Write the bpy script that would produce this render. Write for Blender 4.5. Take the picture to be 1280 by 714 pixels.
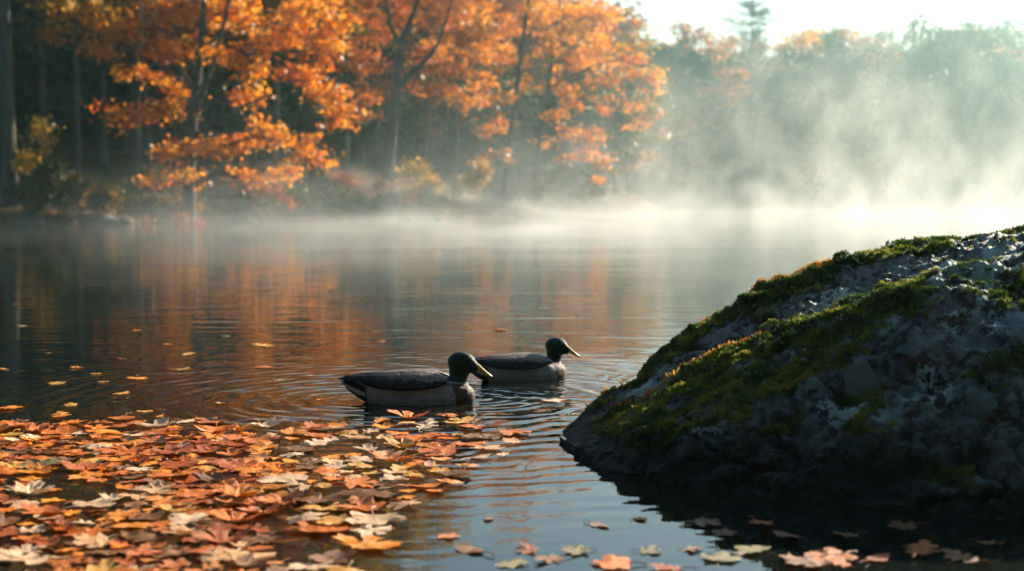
import bpy, bmesh, math, random
import numpy as np
from mathutils import Vector, Matrix

R = math.radians
rng = np.random.default_rng(7)
random.seed(7)
for o in list(bpy.data.objects):
    bpy.data.objects.remove(o)
scene = bpy.context.scene
C = scene.collection

# ------------------------------------------------------------------ camera, sky, sun, exposure
F = 1778.0                       # focal length in photo pixels (1280 wide)
CAMZ = 0.70
PITCH = math.atan(105.0 / F)
cam_d = bpy.data.cameras.new('camera')
cam = bpy.data.objects.new('camera', cam_d)
C.objects.link(cam)
cam.location = (0, 0, CAMZ)
cam.rotation_euler = (math.pi / 2 - PITCH, 0, 0)
cam_d.sensor_width = 36.0
cam_d.lens = F / 1280 * 36.0
cam_d.clip_start = 0.05
cam_d.clip_end = 5000
cam_d.dof.use_dof = True
cam_d.dof.focus_distance = 4.75
cam_d.dof.aperture_fstop = 3.2
scene.camera = cam

SUN_AZ = 44.0                    # degrees to the right of the view direction
SUN_EL = 23.0
world = bpy.data.worlds.new('World')
scene.world = world
world.use_nodes = True
wn = world.node_tree
sky = wn.nodes.new('ShaderNodeTexSky')
sky.sky_type = 'NISHITA'
sky.sun_disc = False
sky.sun_elevation = R(SUN_EL)
sky.sun_rotation = R(SUN_AZ)
sky.air_density = 1.4
sky.dust_density = 0.8
sky.ozone_density = 2.5
bgn = wn.nodes['Background']
bgn.inputs['Strength'].default_value = 0.058
wn.links.new(sky.outputs[0], bgn.inputs['Color'])

sun_d = bpy.data.lights.new('sun', 'SUN')
sun_d.energy = 5.0
sun_d.angle = R(0.5)
sun_d.color = (1.0, 0.84, 0.66)
sun = bpy.data.objects.new('sun', sun_d)
C.objects.link(sun)
sdir = Vector((math.sin(R(SUN_AZ)) * math.cos(R(SUN_EL)), math.cos(R(SUN_AZ)) * math.cos(R(SUN_EL)), math.sin(R(SUN_EL))))
sun.rotation_euler = sdir.to_track_quat('Z', 'Y').to_euler()
sun.location = (30, 40, 30)

scene.view_settings.view_transform = 'Standard'
scene.view_settings.look = 'None'
scene.view_settings.gamma = 1.0
scene.view_settings.exposure = 1.58
scene.view_settings.use_curve_mapping = False

scene.render.engine = 'CYCLES'
cy = scene.cycles
cy.use_adaptive_sampling = True
cy.adaptive_threshold = 0.04
cy.adaptive_min_samples = 16
cy.use_denoising = True
try:
    cy.denoiser = 'OPENIMAGEDENOISE'
except Exception:
    pass
cy.max_bounces = 6
cy.diffuse_bounces = 2
cy.glossy_bounces = 2
cy.transmission_bounces = 3
cy.transparent_max_bounces = 4
cy.volume_bounces = 1
cy.volume_step_rate = 1.0
cy.volume_max_steps = 96
cy.sample_clamp_indirect = 4.0
cy.caustics_reflective = False
cy.caustics_refractive = False

# ------------------------------------------------------------------ helpers
cp, sp_ = math.cos(PITCH), math.sin(PITCH)
def P(px, py, Y):
    """the point at distance Y in front of the camera that the photo shows at (px, py)"""
    u = (px - 640) / F
    v = (357 - py) / F
    d = (u, cp + v * sp_, -sp_ + v * cp)
    k = Y / d[1]
    return (u * k, Y, CAMZ + d[2] * k)
def W(px, py):
    """the point of the water that the photo shows at (px, py)"""
    u = (px - 640) / F
    v = (357 - py) / F
    d = (u, cp + v * sp_, -sp_ + v * cp)
    k = -CAMZ / d[2]
    return (u * k, d[1] * k)
def to_px(x, y, z):
    dz = z - CAMZ
    f = y * cp - dz * sp_
    v = y * sp_ + dz * cp
    return 640 + F * x / f, 357 - F * v / f

def tag(o, label=None, cat=None, group=None, kind=None):
    if label: o['label'] = label
    if cat: o['category'] = cat
    if group: o['group'] = group
    if kind: o['kind'] = kind
    return o
def empty(name, loc, rz=0.0):
    o = bpy.data.objects.new(name, None)
    C.objects.link(o)
    o.location = loc
    o.rotation_euler = (0, 0, rz)
    o.empty_display_size = 0.2
    return o
def mesh_obj(name, verts, faces, mat, parent=None, smooth=False, cols=None, sizes=None):
    """verts (n,3) array, faces list of tuples or (m,k) array; cols: one colour per face"""
    me = bpy.data.meshes.new(name)
    verts = np.asarray(verts, dtype=np.float32)
    if isinstance(faces, np.ndarray):
        m, k = faces.shape
        me.vertices.add(len(verts))
        me.vertices.foreach_set('co', verts.ravel())
        me.loops.add(m * k)
        me.loops.foreach_set('vertex_index', faces.astype(np.int32).ravel())
        me.polygons.add(m)
        me.polygons.foreach_set('loop_start', np.arange(0, m * k, k, dtype=np.int32))
        me.polygons.foreach_set('loop_total', np.full(m, k, dtype=np.int32))
        me.update(calc_edges=True)
        me.validate()
    else:
        me.from_pydata([tuple(v) for v in verts.tolist()], [], faces)
        me.update()
    if smooth:
        me.polygons.foreach_set('use_smooth', np.ones(len(me.polygons), dtype=bool))
    if cols is not None:
        cols = np.asarray(cols, dtype=np.float32)
        a = me.attributes.new('tint', 'FLOAT_COLOR', 'FACE')
        buf = np.ones((len(me.polygons), 4), dtype=np.float32)
        buf[:, :3] = cols[:len(me.polygons)]
        a.data.foreach_set('color', buf.ravel())
    if mat is not None:
        me.materials.append(mat)
    o = bpy.data.objects.new(name, me)
    C.objects.link(o)
    if parent is not None:
        o.parent = parent
    return o

# lattice noise
_perm = np.random.default_rng(3).permutation(1024)
_val = np.random.default_rng(4).random(1024) * 2 - 1
def vnoise(p):
    p = np.asarray(p, dtype=np.float64)
    i = np.floor(p).astype(np.int64)
    f = p - i
    f = f * f * f * (f * (f * 6 - 15) + 10)
    def h(a, b, c):
        return _val[_perm[(_perm[(_perm[a & 1023] + b) & 1023] + c) & 1023]]
    x, y, z = i[..., 0], i[..., 1], i[..., 2]
    fx, fy, fz = f[..., 0], f[..., 1], f[..., 2]
    def L(a, b, t): return a + (b - a) * t
    return L(L(L(h(x, y, z), h(x + 1, y, z), fx), L(h(x, y + 1, z), h(x + 1, y + 1, z), fx), fy),
             L(L(h(x, y, z + 1), h(x + 1, y, z + 1), fx), L(h(x, y + 1, z + 1), h(x + 1, y + 1, z + 1), fx), fy), fz)
def fbm(p, octaves=4, lac=2.03, gain=0.5):
    s, a = 0, 1.0
    p = np.asarray(p, dtype=np.float64)
    for k in range(octaves):
        s = s + a * vnoise(p + k * 17.3)
        p = p * lac
        a *= gain
    return s

# ---- node helpers
class NT:
    def __init__(self, name):
        self.mat = bpy.data.materials.new(name)
        self.mat.use_nodes = True
        self.t = self.mat.node_tree
        self.t.nodes.clear()
        self.out = self.t.nodes.new('ShaderNodeOutputMaterial')
    def n(self, kind, **kw):
        nd = self.t.nodes.new(kind)
        for k, v in kw.items():
            setattr(nd, k, v)
        return nd
    def link(self, a, b): self.t.links.new(a, b)
    def put(self, sock, v):
        if hasattr(v, 'is_output') or isinstance(v, bpy.types.NodeSocket): self.t.links.new(v, sock)
        else: sock.default_value = v
    def m(self, op, a, b=None, c=None, clamp=False):
        nd = self.n('ShaderNodeMath', operation=op, use_clamp=clamp)
        self.put(nd.inputs[0], a)
        if b is not None: self.put(nd.inputs[1], b)
        if c is not None: self.put(nd.inputs[2], c)
        return nd.outputs[0]
    def mix(self, fac, a, b, blend='MIX'):
        nd = self.n('ShaderNodeMix', data_type='RGBA', blend_type=blend)
        self.put(nd.inputs[0], fac)
        self.put(nd.inputs[6], a if not isinstance(a, tuple) else (*a, 1)[:4])
        self.put(nd.inputs[7], b if not isinstance(b, tuple) else (*b, 1)[:4])
        return nd.outputs[2]
    def noise(self, vec, scale, detail=3, rough=0.55, dist=0.0):
        nd = self.n('ShaderNodeTexNoise')
        self.put(nd.inputs['Vector'], vec)
        nd.inputs['Scale'].default_value = scale
        nd.inputs['Detail'].default_value = detail
        nd.inputs['Roughness'].default_value = rough
        nd.inputs['Distortion'].default_value = dist
        return nd.outputs['Fac']
    def ramp(self, fac, lo, hi, a=0.0, b=1.0, smooth=True):
        nd = self.n('ShaderNodeMapRange', interpolation_type='SMOOTHSTEP' if smooth else 'LINEAR')
        self.put(nd.inputs[0], fac)
        for i, v in ((1, lo), (2, hi), (3, a), (4, b)): nd.inputs[i].default_value = v
        return nd.outputs[0]
    def scalevec(self, vec, s, off=(0, 0, 0)):
        nd = self.n('ShaderNodeMapping')
        self.put(nd.inputs[0], vec)
        nd.inputs['Scale'].default_value = s
        nd.inputs['Location'].default_value = off
        return nd.outputs[0]
    def geo(self): return self.n('ShaderNodeNewGeometry').outputs['Position']
    def obj(self): return self.n('ShaderNodeTexCoord').outputs['Object']
    def bump(self, h, dist=1.0, strength=1.0, normal=None):
        nd = self.n('ShaderNodeBump')
        self.put(nd.inputs['Height'], h)
        nd.inputs['Distance'].default_value = dist
        nd.inputs['Strength'].default_value = strength
        if normal is not None: self.link(normal, nd.inputs['Normal'])
        return nd.outputs[0]
    def bsdf(self, color, rough=0.8, spec=0.5, normal=None, **kw):
        nd = self.n('ShaderNodeBsdfPrincipled')
        self.put(nd.inputs['Base Color'], color if not isinstance(color, tuple) else (*color, 1)[:4])
        self.put(nd.inputs['Roughness'], rough)
        self.put(nd.inputs['Specular IOR Level'], spec)
        if normal is not None: self.link(normal, nd.inputs['Normal'])
        for k, v in kw.items(): self.put(nd.inputs[k], v)
        return nd.outputs[0]
    def surf(self, s):
        self.link(s, self.out.inputs['Surface'])
        return self.mat

def leaf_material(name, attr=True, trans=0.5, rough=0.45, spec=0.35, tsat=1.25):
    t = NT(name)
    if attr:
        col = t.n('ShaderNodeAttribute', attribute_name='tint').outputs['Color']
    else:
        col = t.n('ShaderNodeObjectInfo').outputs['Color']
    pos = t.obj()
    if not attr:
        nz = t.noise(pos, 22, 4, 0.6)
        dark = t.mix(1.0, col, (0.60, 0.48, 0.40), 'MULTIPLY')
        col = t.mix(t.ramp(nz, 0.44, 0.66), col, dark)
        sp3 = t.n('ShaderNodeSeparateXYZ'); t.link(pos, sp3.inputs[0])
        ax = t.m('ABSOLUTE', sp3.outputs[0]); yy = t.m('ADD', sp3.outputs[1], 0.30)
        v1 = t.m('ABSOLUTE', t.m('SUBTRACT', t.m('MULTIPLY', ax, math.cos(0.72)), t.m('MULTIPLY', yy, math.sin(0.72))))
        v2 = t.m('ABSOLUTE', t.m('SUBTRACT', t.m('MULTIPLY', ax, math.cos(1.35)), t.m('MULTIPLY', yy, math.sin(1.35))))
        vein = t.ramp(t.m('MINIMUM', ax, t.m('MINIMUM', v1, v2)), 0.008, 0.022, 1.0, 0.0)
        col = t.mix(t.m('MULTIPLY', vein, 0.45), col, t.mix(1.0, col, (0.45, 0.36, 0.30), 'MULTIPLY'))
        spots = t.ramp(t.noise(pos, 9, 3, 0.7), 0.62, 0.70)
        col = t.mix(t.m('MULTIPLY', spots, 0.5), col, (0.10, 0.045, 0.015))
    pb = t.bsdf(col, rough, spec)
    if not attr:
        bn = t.bump(t.noise(pos, 60, 2), 0.004, 0.7)
        t.link(bn, pb.node.inputs['Normal'])
    tr = t.n('ShaderNodeBsdfTranslucent')
    g = t.n('ShaderNodeGamma'); t.put(g.inputs[0], col); g.inputs[1].default_value = tsat
    t.link(g.outputs[0], tr.inputs[0])
    mx = t.n('ShaderNodeMixShader'); mx.inputs[0].default_value = trans
    t.link(pb, mx.inputs[1]); t.link(tr.outputs[0], mx.inputs[2])
    return t.surf(mx.outputs[0])

def bark_material(name, c1, c2, sc=1.0):
    t = NT(name)
    p = t.scalevec(t.geo(), (9 * sc, 9 * sc, 1.6 * sc))
    n1 = t.noise(p, 1.0, 4, 0.65)
    n2 = t.noise(t.geo(), 0.7, 2)
    col = t.mix(t.ramp(n1, 0.35, 0.65), c1, c2)
    col = t.mix(t.m('MULTIPLY', t.ramp(n2, 0.5, 0.62), 0.5), col, (0.07, 0.09, 0.04))
    return t.surf(t.bsdf(col, 0.9, 0.2, t.bump(n1, 0.04, 0.8)))

M = {}
M['foliage'] = leaf_material('foliage', trans=0.58, rough=0.45)
M['bark'] = bark_material('bark', (0.035, 0.03, 0.028), (0.10, 0.09, 0.085))
M['bark_grey'] = bark_material('bark_grey', (0.06, 0.06, 0.062), (0.16, 0.155, 0.15))

# ------------------------------------------------------------------ terrain
SHX = np.array([-400, -60, -32, -20, -14.5, -9, -4, 0, 4, 6.5, 8.5, 12, 20, 40, 60, 75, 90, 130, 400], float)
SHY = np.array([20, 31, 35, 38.5, 41.5, 47, 53.5, 59, 65, 71, 84, 95, 99, 99, 92, 70, 30, 0, -20], float)
def shore_y(x):
    x = np.asarray(x, float)
    return np.interp(x, SHX, SHY) + 0.5 * vnoise(np.stack([x * 0.35, x * 0, x * 0], -1)) + 0.2 * vnoise(np.stack([x * 1.3, x * 0 + 5, x * 0], -1))
def ground_z(x, y):
    x = np.asarray(x, float); y = np.asarray(y, float)
    d = y - shore_y(x)
    back = -(y + 5.0 + 0.02 * x * x * 0)
    side = np.maximum(x - 11 - np.clip(y, 0, 60) * 1.6, -x - 12 - np.clip(y, 0, 60) * 0.9)
    back = np.maximum(back, np.where(y < 28, side, -99))
    d = np.maximum(d, back)
    up = 0.45 * (1 - np.exp(-np.maximum(d, 0) / 0.8)) + 0.055 * np.maximum(d, 0)
    right = np.clip((x - 0) / 25, 0, 1)
    up = up + np.clip((d - 8) / 60, 0, 1) * 4.5 * right + np.clip((d - 5) / 45, 0, 1) * 9 * (1 - np.clip((x + 9) / 11, 0, 1))
    down = np.maximum(d * 0.35, -1.6)
    z = np.where(d > 0, np.minimum(up, 14), down)
    n = fbm(np.stack([x * 0.4, y * 0.4, x * 0], -1), 3)
    return z + n * 0.10 * np.clip(d + 0.5, 0, 1)
def grid_axis(parts):
    a = []
    for lo, hi, st in parts: a.append(np.arange(lo, hi, st))
    return np.unique(np.concatenate(a))
gx = grid_axis([(-900, -100, 60), (-100, -30, 4), (-30, 30, 0.45), (30, 110, 1.5), (110, 1000, 60)])
gy = grid_axis([(-300, -30, 30), (-30, 34, 2), (34, 72, 0.45), (72, 125, 1.2), (125, 200, 6), (200, 1600, 90)])
GX, GY = np.meshgrid(gx, gy)
GZ = ground_z(GX, GY)
nx, ny = len(gx), len(gy)
idx = np.arange(nx * ny).reshape(ny, nx)
gf = np.stack([idx[:-1, :-1].ravel(), idx[:-1, 1:].ravel(), idx[1:, 1:].ravel(), idx[1:, :-1].ravel()], -1)
t = NT('forest_floor')
gp = t.geo()
n1 = t.noise(gp, 2.2, 5, 0.65); n2 = t.noise(gp, 0.25, 2)
col = t.mix(t.ramp(n1, 0.42, 0.62), (0.025, 0.018, 0.012), (0.13, 0.055, 0.022))
col = t.mix(t.ramp(n2, 0.5, 0.65), col, (0.04, 0.045, 0.02))
M['floor'] = t.surf(t.bsdf(col, 0.95, 0.15, t.bump(t.noise(gp, 7, 3), 0.12, 0.8)))
ground = mesh_obj('ground', np.stack([GX.ravel(), GY.ravel(), GZ.ravel()], -1), gf, M['floor'], smooth=True)
ground['kind'] = 'structure'

# ------------------------------------------------------------------ water
D1 = W(520, 503)       # front duck
D2 = W(655, 474)       # back duck
def water_material():
    t = NT('lake_water')
    p = t.geo()
    sep = t.n('ShaderNodeSeparateXYZ'); t.link(p, sep.inputs[0])
    X, Y = sep.outputs[0], sep.outputs[1]
    h = None
    def add(a):
        nonlocal h
        h = a if h is None else t.m('ADD', h, a)
    # long low ripples running with their crests across the view
    calm = t.ramp(t.noise(t.scalevec(p, (0.10, 0.22, 1)), 1.0, 2), 0.38, 0.62, 0.35, 1.0)
    a = t.noise(t.scalevec(p, (0.75, 4.6, 1)), 1.0, 2, 0.45, 0.25)
    calm = t.m('MULTIPLY', calm, t.ramp(Y, 3.0, 8.0, 0.30, 1.0))
    add(t.m('MULTIPLY', t.m('MULTIPLY', a, calm), 0.0068))
    b = t.noise(t.scalevec(p, (2.2, 9.5, 1), (3, 1, 0)), 1.0, 2, 0.5, 0.3)
    add(t.m('MULTIPLY', t.m('MULTIPLY', b, calm), 0.0019))
    c = t.noise(t.scalevec(p, (9, 13, 1), (1, 7, 0)), 1.0, 2, 0.5, 0.6)
    near = t.ramp(Y, 3.3, 7.5, 0.00040, 0.0004)
    add(t.m('MULTIPLY', c, near))
    # rings spreading from the swimming ducks
    wob = t.m('MULTIPLY', t.m('SUBTRACT', t.noise(p, 4.5, 3), 0.5), 0.15)
    def ring(cx, cy_, lam, amp, r0, dec, rin):
        dx = t.m('SUBTRACT', X, cx); dy = t.m('SUBTRACT', Y, cy_)
        r = t.m('SQRT', t.m('ADD', t.m('MULTIPLY', dx, dx), t.m('MULTIPLY', dy, dy)))
        r = t.m('ADD', r, wob)
        s = t.m('SINE', t.m('MULTIPLY', r, 2 * math.pi / lam))
        e = t.m('MULTIPLY', t.m('EXPONENT', t.m('MULTIPLY', r, -1.0 / dec)), t.ramp(r, rin, r0))
        add(t.m('MULTIPLY', t.m('MULTIPLY', s, e), amp))
    b1 = W(582, 497); b2 = W(708, 470); tail1 = W(455, 500)
    ring(b1[0], b1[1], 0.066, 0.0024, 0.10, 0.30, 0.02)
    ring(b1[0] - 0.03, b1[1] + 0.02, 0.115, 0.0030, 0.45, 0.58, 0.20)
    ring(b2[0], b2[1], 0.064, 0.0022, 0.10, 0.28, 0.02)
    ring(b2[0] + 0.05, b2[1] - 0.05, 0.14, 0.0028, 0.45, 0.58, 0.20)
    ring(tail1[0], tail1[1], 0.09, 0.0026, 0.25, 0.65, 0.05)
    nrm = t.bump(h, 1.0, 1.0)
    col = t.mix(t.ramp(t.noise(p, 0.8, 2), 0.4, 0.6), (0.006, 0.009, 0.008), (0.012, 0.012, 0.008))
    s = t.bsdf(col, 0.02, 0.5, nrm)
    s.node.inputs['IOR'].default_value = 1.36
    return t.surf(s)
M['water'] = water_material()
wx = np.array([-420, -60, 0, 60, 420.0]); wy = np.array([-16, 3, 12, 50, 104.0])
WX, WY = np.meshgrid(wx, wy)
i_ = np.arange(25).reshape(5, 5)
wf = np.stack([i_[:-1, :-1].ravel(), i_[:-1, 1:].ravel(), i_[1:, 1:].ravel(), i_[1:, :-1].ravel()], -1)
water = mesh_obj('lake_water', np.stack([WX.ravel(), WY.ravel(), WX.ravel() * 0], -1), wf, M['water'])
water['kind'] = 'structure'

# ------------------------------------------------------------------ air: haze and mist
def box_mesh(name, lo, hi, mat):
    x0, y0, z0 = lo; x1, y1, z1 = hi
    v = [(x0, y0, z0), (x1, y0, z0), (x1, y1, z0), (x0, y1, z0), (x0, y0, z1), (x1, y0, z1), (x1, y1, z1), (x0, y1, z1)]
    f = [(0, 3, 2, 1), (4, 5, 6, 7), (0, 1, 5, 4), (1, 2, 6, 5), (2, 3, 7, 6), (3, 0, 4, 7)]
    return mesh_obj(name, v, f, mat)
t = NT('haze_air')
pv = t.n('ShaderNodeVolumePrincipled')
pv.inputs['Color'].default_value = (0.46, 0.93, 0.92, 1)
pv.inputs['Density'].default_value = 0.0013
pv.inputs['Anisotropy'].default_value = 0.85
t.link(pv.outputs[0], t.out.inputs['Volume'])
M['haze'] = t.mat
haze = box_mesh('haze', (-950, -320, -3), (1050, 1650, 26), M['haze'])
haze['kind'] = 'stuff'; haze['label'] = 'pale morning haze over the lake and woods'

def mist_material(name, color, dens_fn, g=0.55, step=1.0):
    t = NT(name)
    p = t.geo()
    sep = t.n('ShaderNodeSeparateXYZ'); t.link(p, sep.inputs[0])
    pv = t.n('ShaderNodeVolumePrincipled')
    pv.inputs['Color'].default_value = (*color, 1)
    pv.inputs['Anisotropy'].default_value = g
    t.link(dens_fn(t, p, sep.outputs[0], sep.outputs[1], sep.outputs[2]), pv.inputs['Density'])
    t.link(pv.outputs[0], t.out.inputs['Volume'])
    try: t.mat.cycles.volume_step_rate = step
    except Exception: pass
    return t.mat
def low_mist(t, p, X, Y, Z):
    n = t.noise(t.scalevec(p, (0.16, 0.10, 0.7)), 1.0, 3, 0.55, 0.4)
    n = t.ramp(n, 0.40, 0.66, 0.10, 2.0)
    hn = t.ramp(t.noise(t.scalevec(p, (0.42, 0.22, 0.3), (9, 4, 0)), 1.0, 3, 0.6, 0.8), 0.40, 0.72, 0.22, 1.25)
    fall = t.m('EXPONENT', t.m('DIVIDE', t.m('MULTIPLY', Z, -1.0), hn))
    ry = t.ramp(Y, 11, 27, 0.0, 1.0)
    az = t.m('DIVIDE', X, t.m('MAXIMUM', Y, 1.0))
    rx = t.m('MULTIPLY', t.ramp(az, -0.34, -0.04, 0.06, 1.0), t.ramp(az, 0.0, 0.20, 1.0, 0.24))
    d = t.m('MULTIPLY', t.m('MULTIPLY', n, fall), t.m('MULTIPLY', ry, rx))
    return t.m('MULTIPLY', d, 0.031)
def tall_mist(t, p, X, Y, Z):
    n = t.noise(t.scalevec(p, (0.30, 0.16, 0.20), (5.5, 0, 2)), 1.0, 4, 0.62, 1.1)
    n = t.ramp(n, 0.47, 0.66, 0.04, 1.0)
    fall = t.m('EXPONENT', t.m('MULTIPLY', Z, -1 / 5.5))
    top = t.ramp(Z, 7.0, 12.5, 1.0, 0.0)
    low = t.m('MULTIPLY', t.m('EXPONENT', t.m('MULTIPLY', Z, -1 / 1.1)), 0.15)
    rx = t.ramp(X, -8, 16, 0.06, 1.0)
    ends = t.m('MULTIPLY', t.ramp(Y, 40, 50), t.ramp(Y, 84, 94, 1.0, 0.0))
    sides = t.m('MULTIPLY', t.ramp(X, -14, -7), t.ramp(X, 42, 50, 1.0, 0.0))
    d = t.m('MULTIPLY', t.m('ADD', t.m('MULTIPLY', n, fall), t.m('MULTIPLY', low, n)), t.m('MULTIPLY', rx, t.m('MULTIPLY', ends, sides)))
    return t.m('MULTIPLY', t.m('MULTIPLY', d, top), 0.033)
M['low_mist'] = mist_material('low_mist', (0.93, 0.97, 0.96), low_mist, 0.35)
M['tall_mist'] = mist_material('tall_mist', (0.95, 0.94, 0.90), tall_mist, 0.45)
lm = box_mesh('mist', (-60, 11, 0.012), (70, 98, 3.2), M['low_mist'])
lm['kind'] = 'stuff'; lm['label'] = 'low white mist lying on the water'
tm = box_mesh('mist_plume', (-14, 40, 0.02), (50, 94, 12.5), M['tall_mist'])
tm['kind'] = 'stuff'; tm['label'] = 'rising wisps of sunlit mist'

# ------------------------------------------------------------------ trees
class Tubes:
    def __init__(self): self.v = []; self.f = []
    def add(self, pts, radii, sides=8):
        pts = [Vector(p) for p in pts]
        base = sum(len(a) for a in self.v)
        ring_idx = []
        up0 = Vector((0.3, 0.9, 0.2)).normalized()
        rings = []
        for i, p in enumerate(pts):
            d = (pts[min(i + 1, len(pts) - 1)] - pts[max(i - 1, 0)]).normalized()
            a = d.cross(up0)
            if a.length < 1e-3: a = d.cross(Vector((1, 0, 0)))
            a.normalize(); b = d.cross(a).normalized()
            r = radii[i]
            rings.append([(p + (a * math.cos(2 * math.pi * k / sides) + b * math.sin(2 * math.pi * k / sides)) * r)[:] for k in range(sides)])
        vs = [v for rg in rings for v in rg]
        self.v.append(np.array(vs))
        for i in range(len(pts) - 1):
            for k in range(sides):
                a = base + i * sides + k; b = base + i * sides + (k + 1) % sides
                self.f.append((a, b, b + sides, a + sides))
    def arrays(self): return np.concatenate(self.v), np.array(self.f)

def lerp_path(pts, n):
    """smooth path through pts (Catmull-Rom)"""
    pts = [np.array(p, float) for p in pts]
    P_ = [2 * pts[0] - pts[1]] + pts + [2 * pts[-1] - pts[-2]]
    out = []
    seg = len(pts) - 1
    for k in range(n):
        s = k / (n - 1) * seg
        i = min(int(s), seg - 1); u = s - i
        p0, p1, p2, p3 = P_[i], P_[i + 1], P_[i + 2], P_[i + 3]
        out.append(0.5 * ((2 * p1) + (-p0 + p2) * u + (2 * p0 - 5 * p1 + 4 * p2 - p3) * u * u + (-p0 + 3 * p1 - 3 * p2 + p3) * u ** 3))
    return out

def leaves_geo(centers, normals, size, g):
    """one bent leaf (two quads' worth: a diamond of 4 corners) per centre"""
    n = len(centers)
    nr = normals / np.linalg.norm(normals, axis=1, keepdims=True)
    a = np.cross(nr, g.normal(size=(n, 3)))
    a /= np.linalg.norm(a, axis=1, keepdims=True)
    b = np.cross(nr, a)
    s = size[:, None]
    k1 = g.uniform(0.30, 0.5, (n, 1)); k2 = g.uniform(0.30, 0.5, (n, 1))
    v = np.stack([centers + a * s * 0.55, centers + b * s * k1 + a * s * 0.05 + nr * s * 0.12, centers - a * s * 0.5, centers - b * s * k2 + a * s * 0.08 + nr * s * 0.12], 1)
    f = np.arange(n * 4).reshape(n, 4)
    return v.reshape(-1, 3), f

def pad_leaves(pads, g, leaf, palette, flat=0.6):
    """pads: (centre, (rx,ry,rz), count, palette index or None); clumps of leaves spread through each pad's volume"""
    cs, ns, ss, cl = [], [], [], []
    pal = np.array(palette)
    for (c, r, cnt, *pi) in pads:
        k = max(3, int(cnt / 26))
        d = g.normal(size=(k, 3)); d /= np.linalg.norm(d, axis=1, keepdims=True)
        d *= (g.random((k, 1)) ** 0.45)
        cc = np.array(c) + d * np.array(r)
        which = g.integers(0, k, cnt)
        csize = g.uniform(0.5, 1.2, k) * leaf * 1.7
        off = g.normal(size=(cnt, 3)) * csize[which][:, None] * np.array([1.0, 1.0, flat])
        p = cc[which] + off
        nrm = g.normal(size=(cnt, 3)) * 0.75 + np.array([0, 0, 0.75])
        cs.append(p); ns.append(nrm); ss.append(leaf * g.uniform(0.6, 1.35, cnt))
        cb = g.random(k) * (len(pal) - 1)
        t_ = np.clip(cb[which] + g.normal(size=cnt) * 0.7, 0, len(pal) - 1.001)
        i0 = t_.astype(int); fr = (t_ - i0)[:, None]
        col = pal[i0] * (1 - fr) + pal[np.minimum(i0 + 1, len(pal) - 1)] * fr
        col = col * g.uniform(0.75, 1.15, (cnt, 1))
        cl.append(col)
    return np.concatenate(cs), np.concatenate(ns), np.concatenate(ss), np.concatenate(cl)

ORANGE = [(0.55, 0.15, 0.010), (0.80, 0.28, 0.015), (0.90, 0.40, 0.03), (0.92, 0.52, 0.06)]
RUST = [(0.26, 0.06, 0.014), (0.42, 0.12, 0.02), (0.55, 0.20, 0.03)]
OCHRE = [(0.26, 0.14, 0.015), (0.48, 0.27, 0.02), (0.66, 0.40, 0.04)]
OLIVE = [(0.05, 0.06, 0.015), (0.10, 0.10, 0.02), (0.18, 0.15, 0.025)]
GREEN = [(0.025, 0.05, 0.018), (0.04, 0.075, 0.025), (0.07, 0.10, 0.03)]
DARKG = [(0.012, 0.03, 0.015), (0.02, 0.045, 0.02), (0.035, 0.06, 0.025)]
GOLD = [(0.50, 0.30, 0.04), (0.66, 0.40, 0.06), (0.72, 0.5, 0.1)]

def build_tree(name, base, trunk_pts, r0, pads, palette, leaf, seed, bark='bark', label='', cat='tree', group=None, extra_limbs=(), r1=0.03, limb_r=0.35):
    """trunk_pts and pads are world coordinates; the tree's origin is its base"""
    g = np.random.default_rng(seed)
    base = np.array(base, float)
    root = empty(name, tuple(base))
    tp = [np.array(p, float) - base for p in trunk_pts]
    path = lerp_path(tp, 18)
    T = Tubes()
    nP = len(path)
    rad = [r0 * (1 - i / (nP - 1)) + r1 * (i / (nP - 1)) for i in range(nP)]
    rad[0] *= 1.45; rad[1] *= 1.12
    path[0] = path[0] - np.array([0, 0, 0.35])
    T.add(path, rad, 10)
    zs = np.array([p[2] for p in path])
    for (c, r, cnt, *pi) in pads:
        c = np.array(c) - base
        # limb leaves the trunk below the pad
        hz = np.hypot(c[0] - path[nP // 2][0], c[1] - path[nP // 2][1])
        zt = c[2] - 0.30 * hz - 0.2
        i = int(np.clip(np.searchsorted(zs, zt), 2, nP - 2))
        s = np.array(path[i])
        mid = s * 0.45 + c * 0.55 + np.array([0, 0, 0.10 * hz + 0.1]) + g.normal(size=3) * 0.15
        rr = max(0.018, rad[i] * limb_r)
        T.add(lerp_path([s, mid, c], 7), np.linspace(rr, 0.012, 7), 6)
        for _ in range(3):
            e = c + g.normal(size=3) * np.array(r) * 0.6
            T.add(lerp_path([mid * 0.4 + c * 0.6, (mid + e) / 2 + g.normal(size=3) * 0.1, e], 4), [rr * 0.35, rr * 0.3, 0.012, 0.006], 4)
    for pts, ra, rb in extra_limbs:
        q = lerp_path([np.array(p) - base for p in pts], 10)
        T.add(q, np.linspace(ra, rb, 10), 8)
    v, f = T.arrays()
    mesh_obj('trunk', v, f, M[bark], root, smooth=True)
    cs, ns, ss, cl = pad_leaves(pads, g, leaf, palette)
    v, f = leaves_geo(cs - base, ns, ss, g)
    mesh_obj('crown', v, f, M['foliage'], root, cols=cl)
    tag(root, label, cat, group)
    return root

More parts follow.
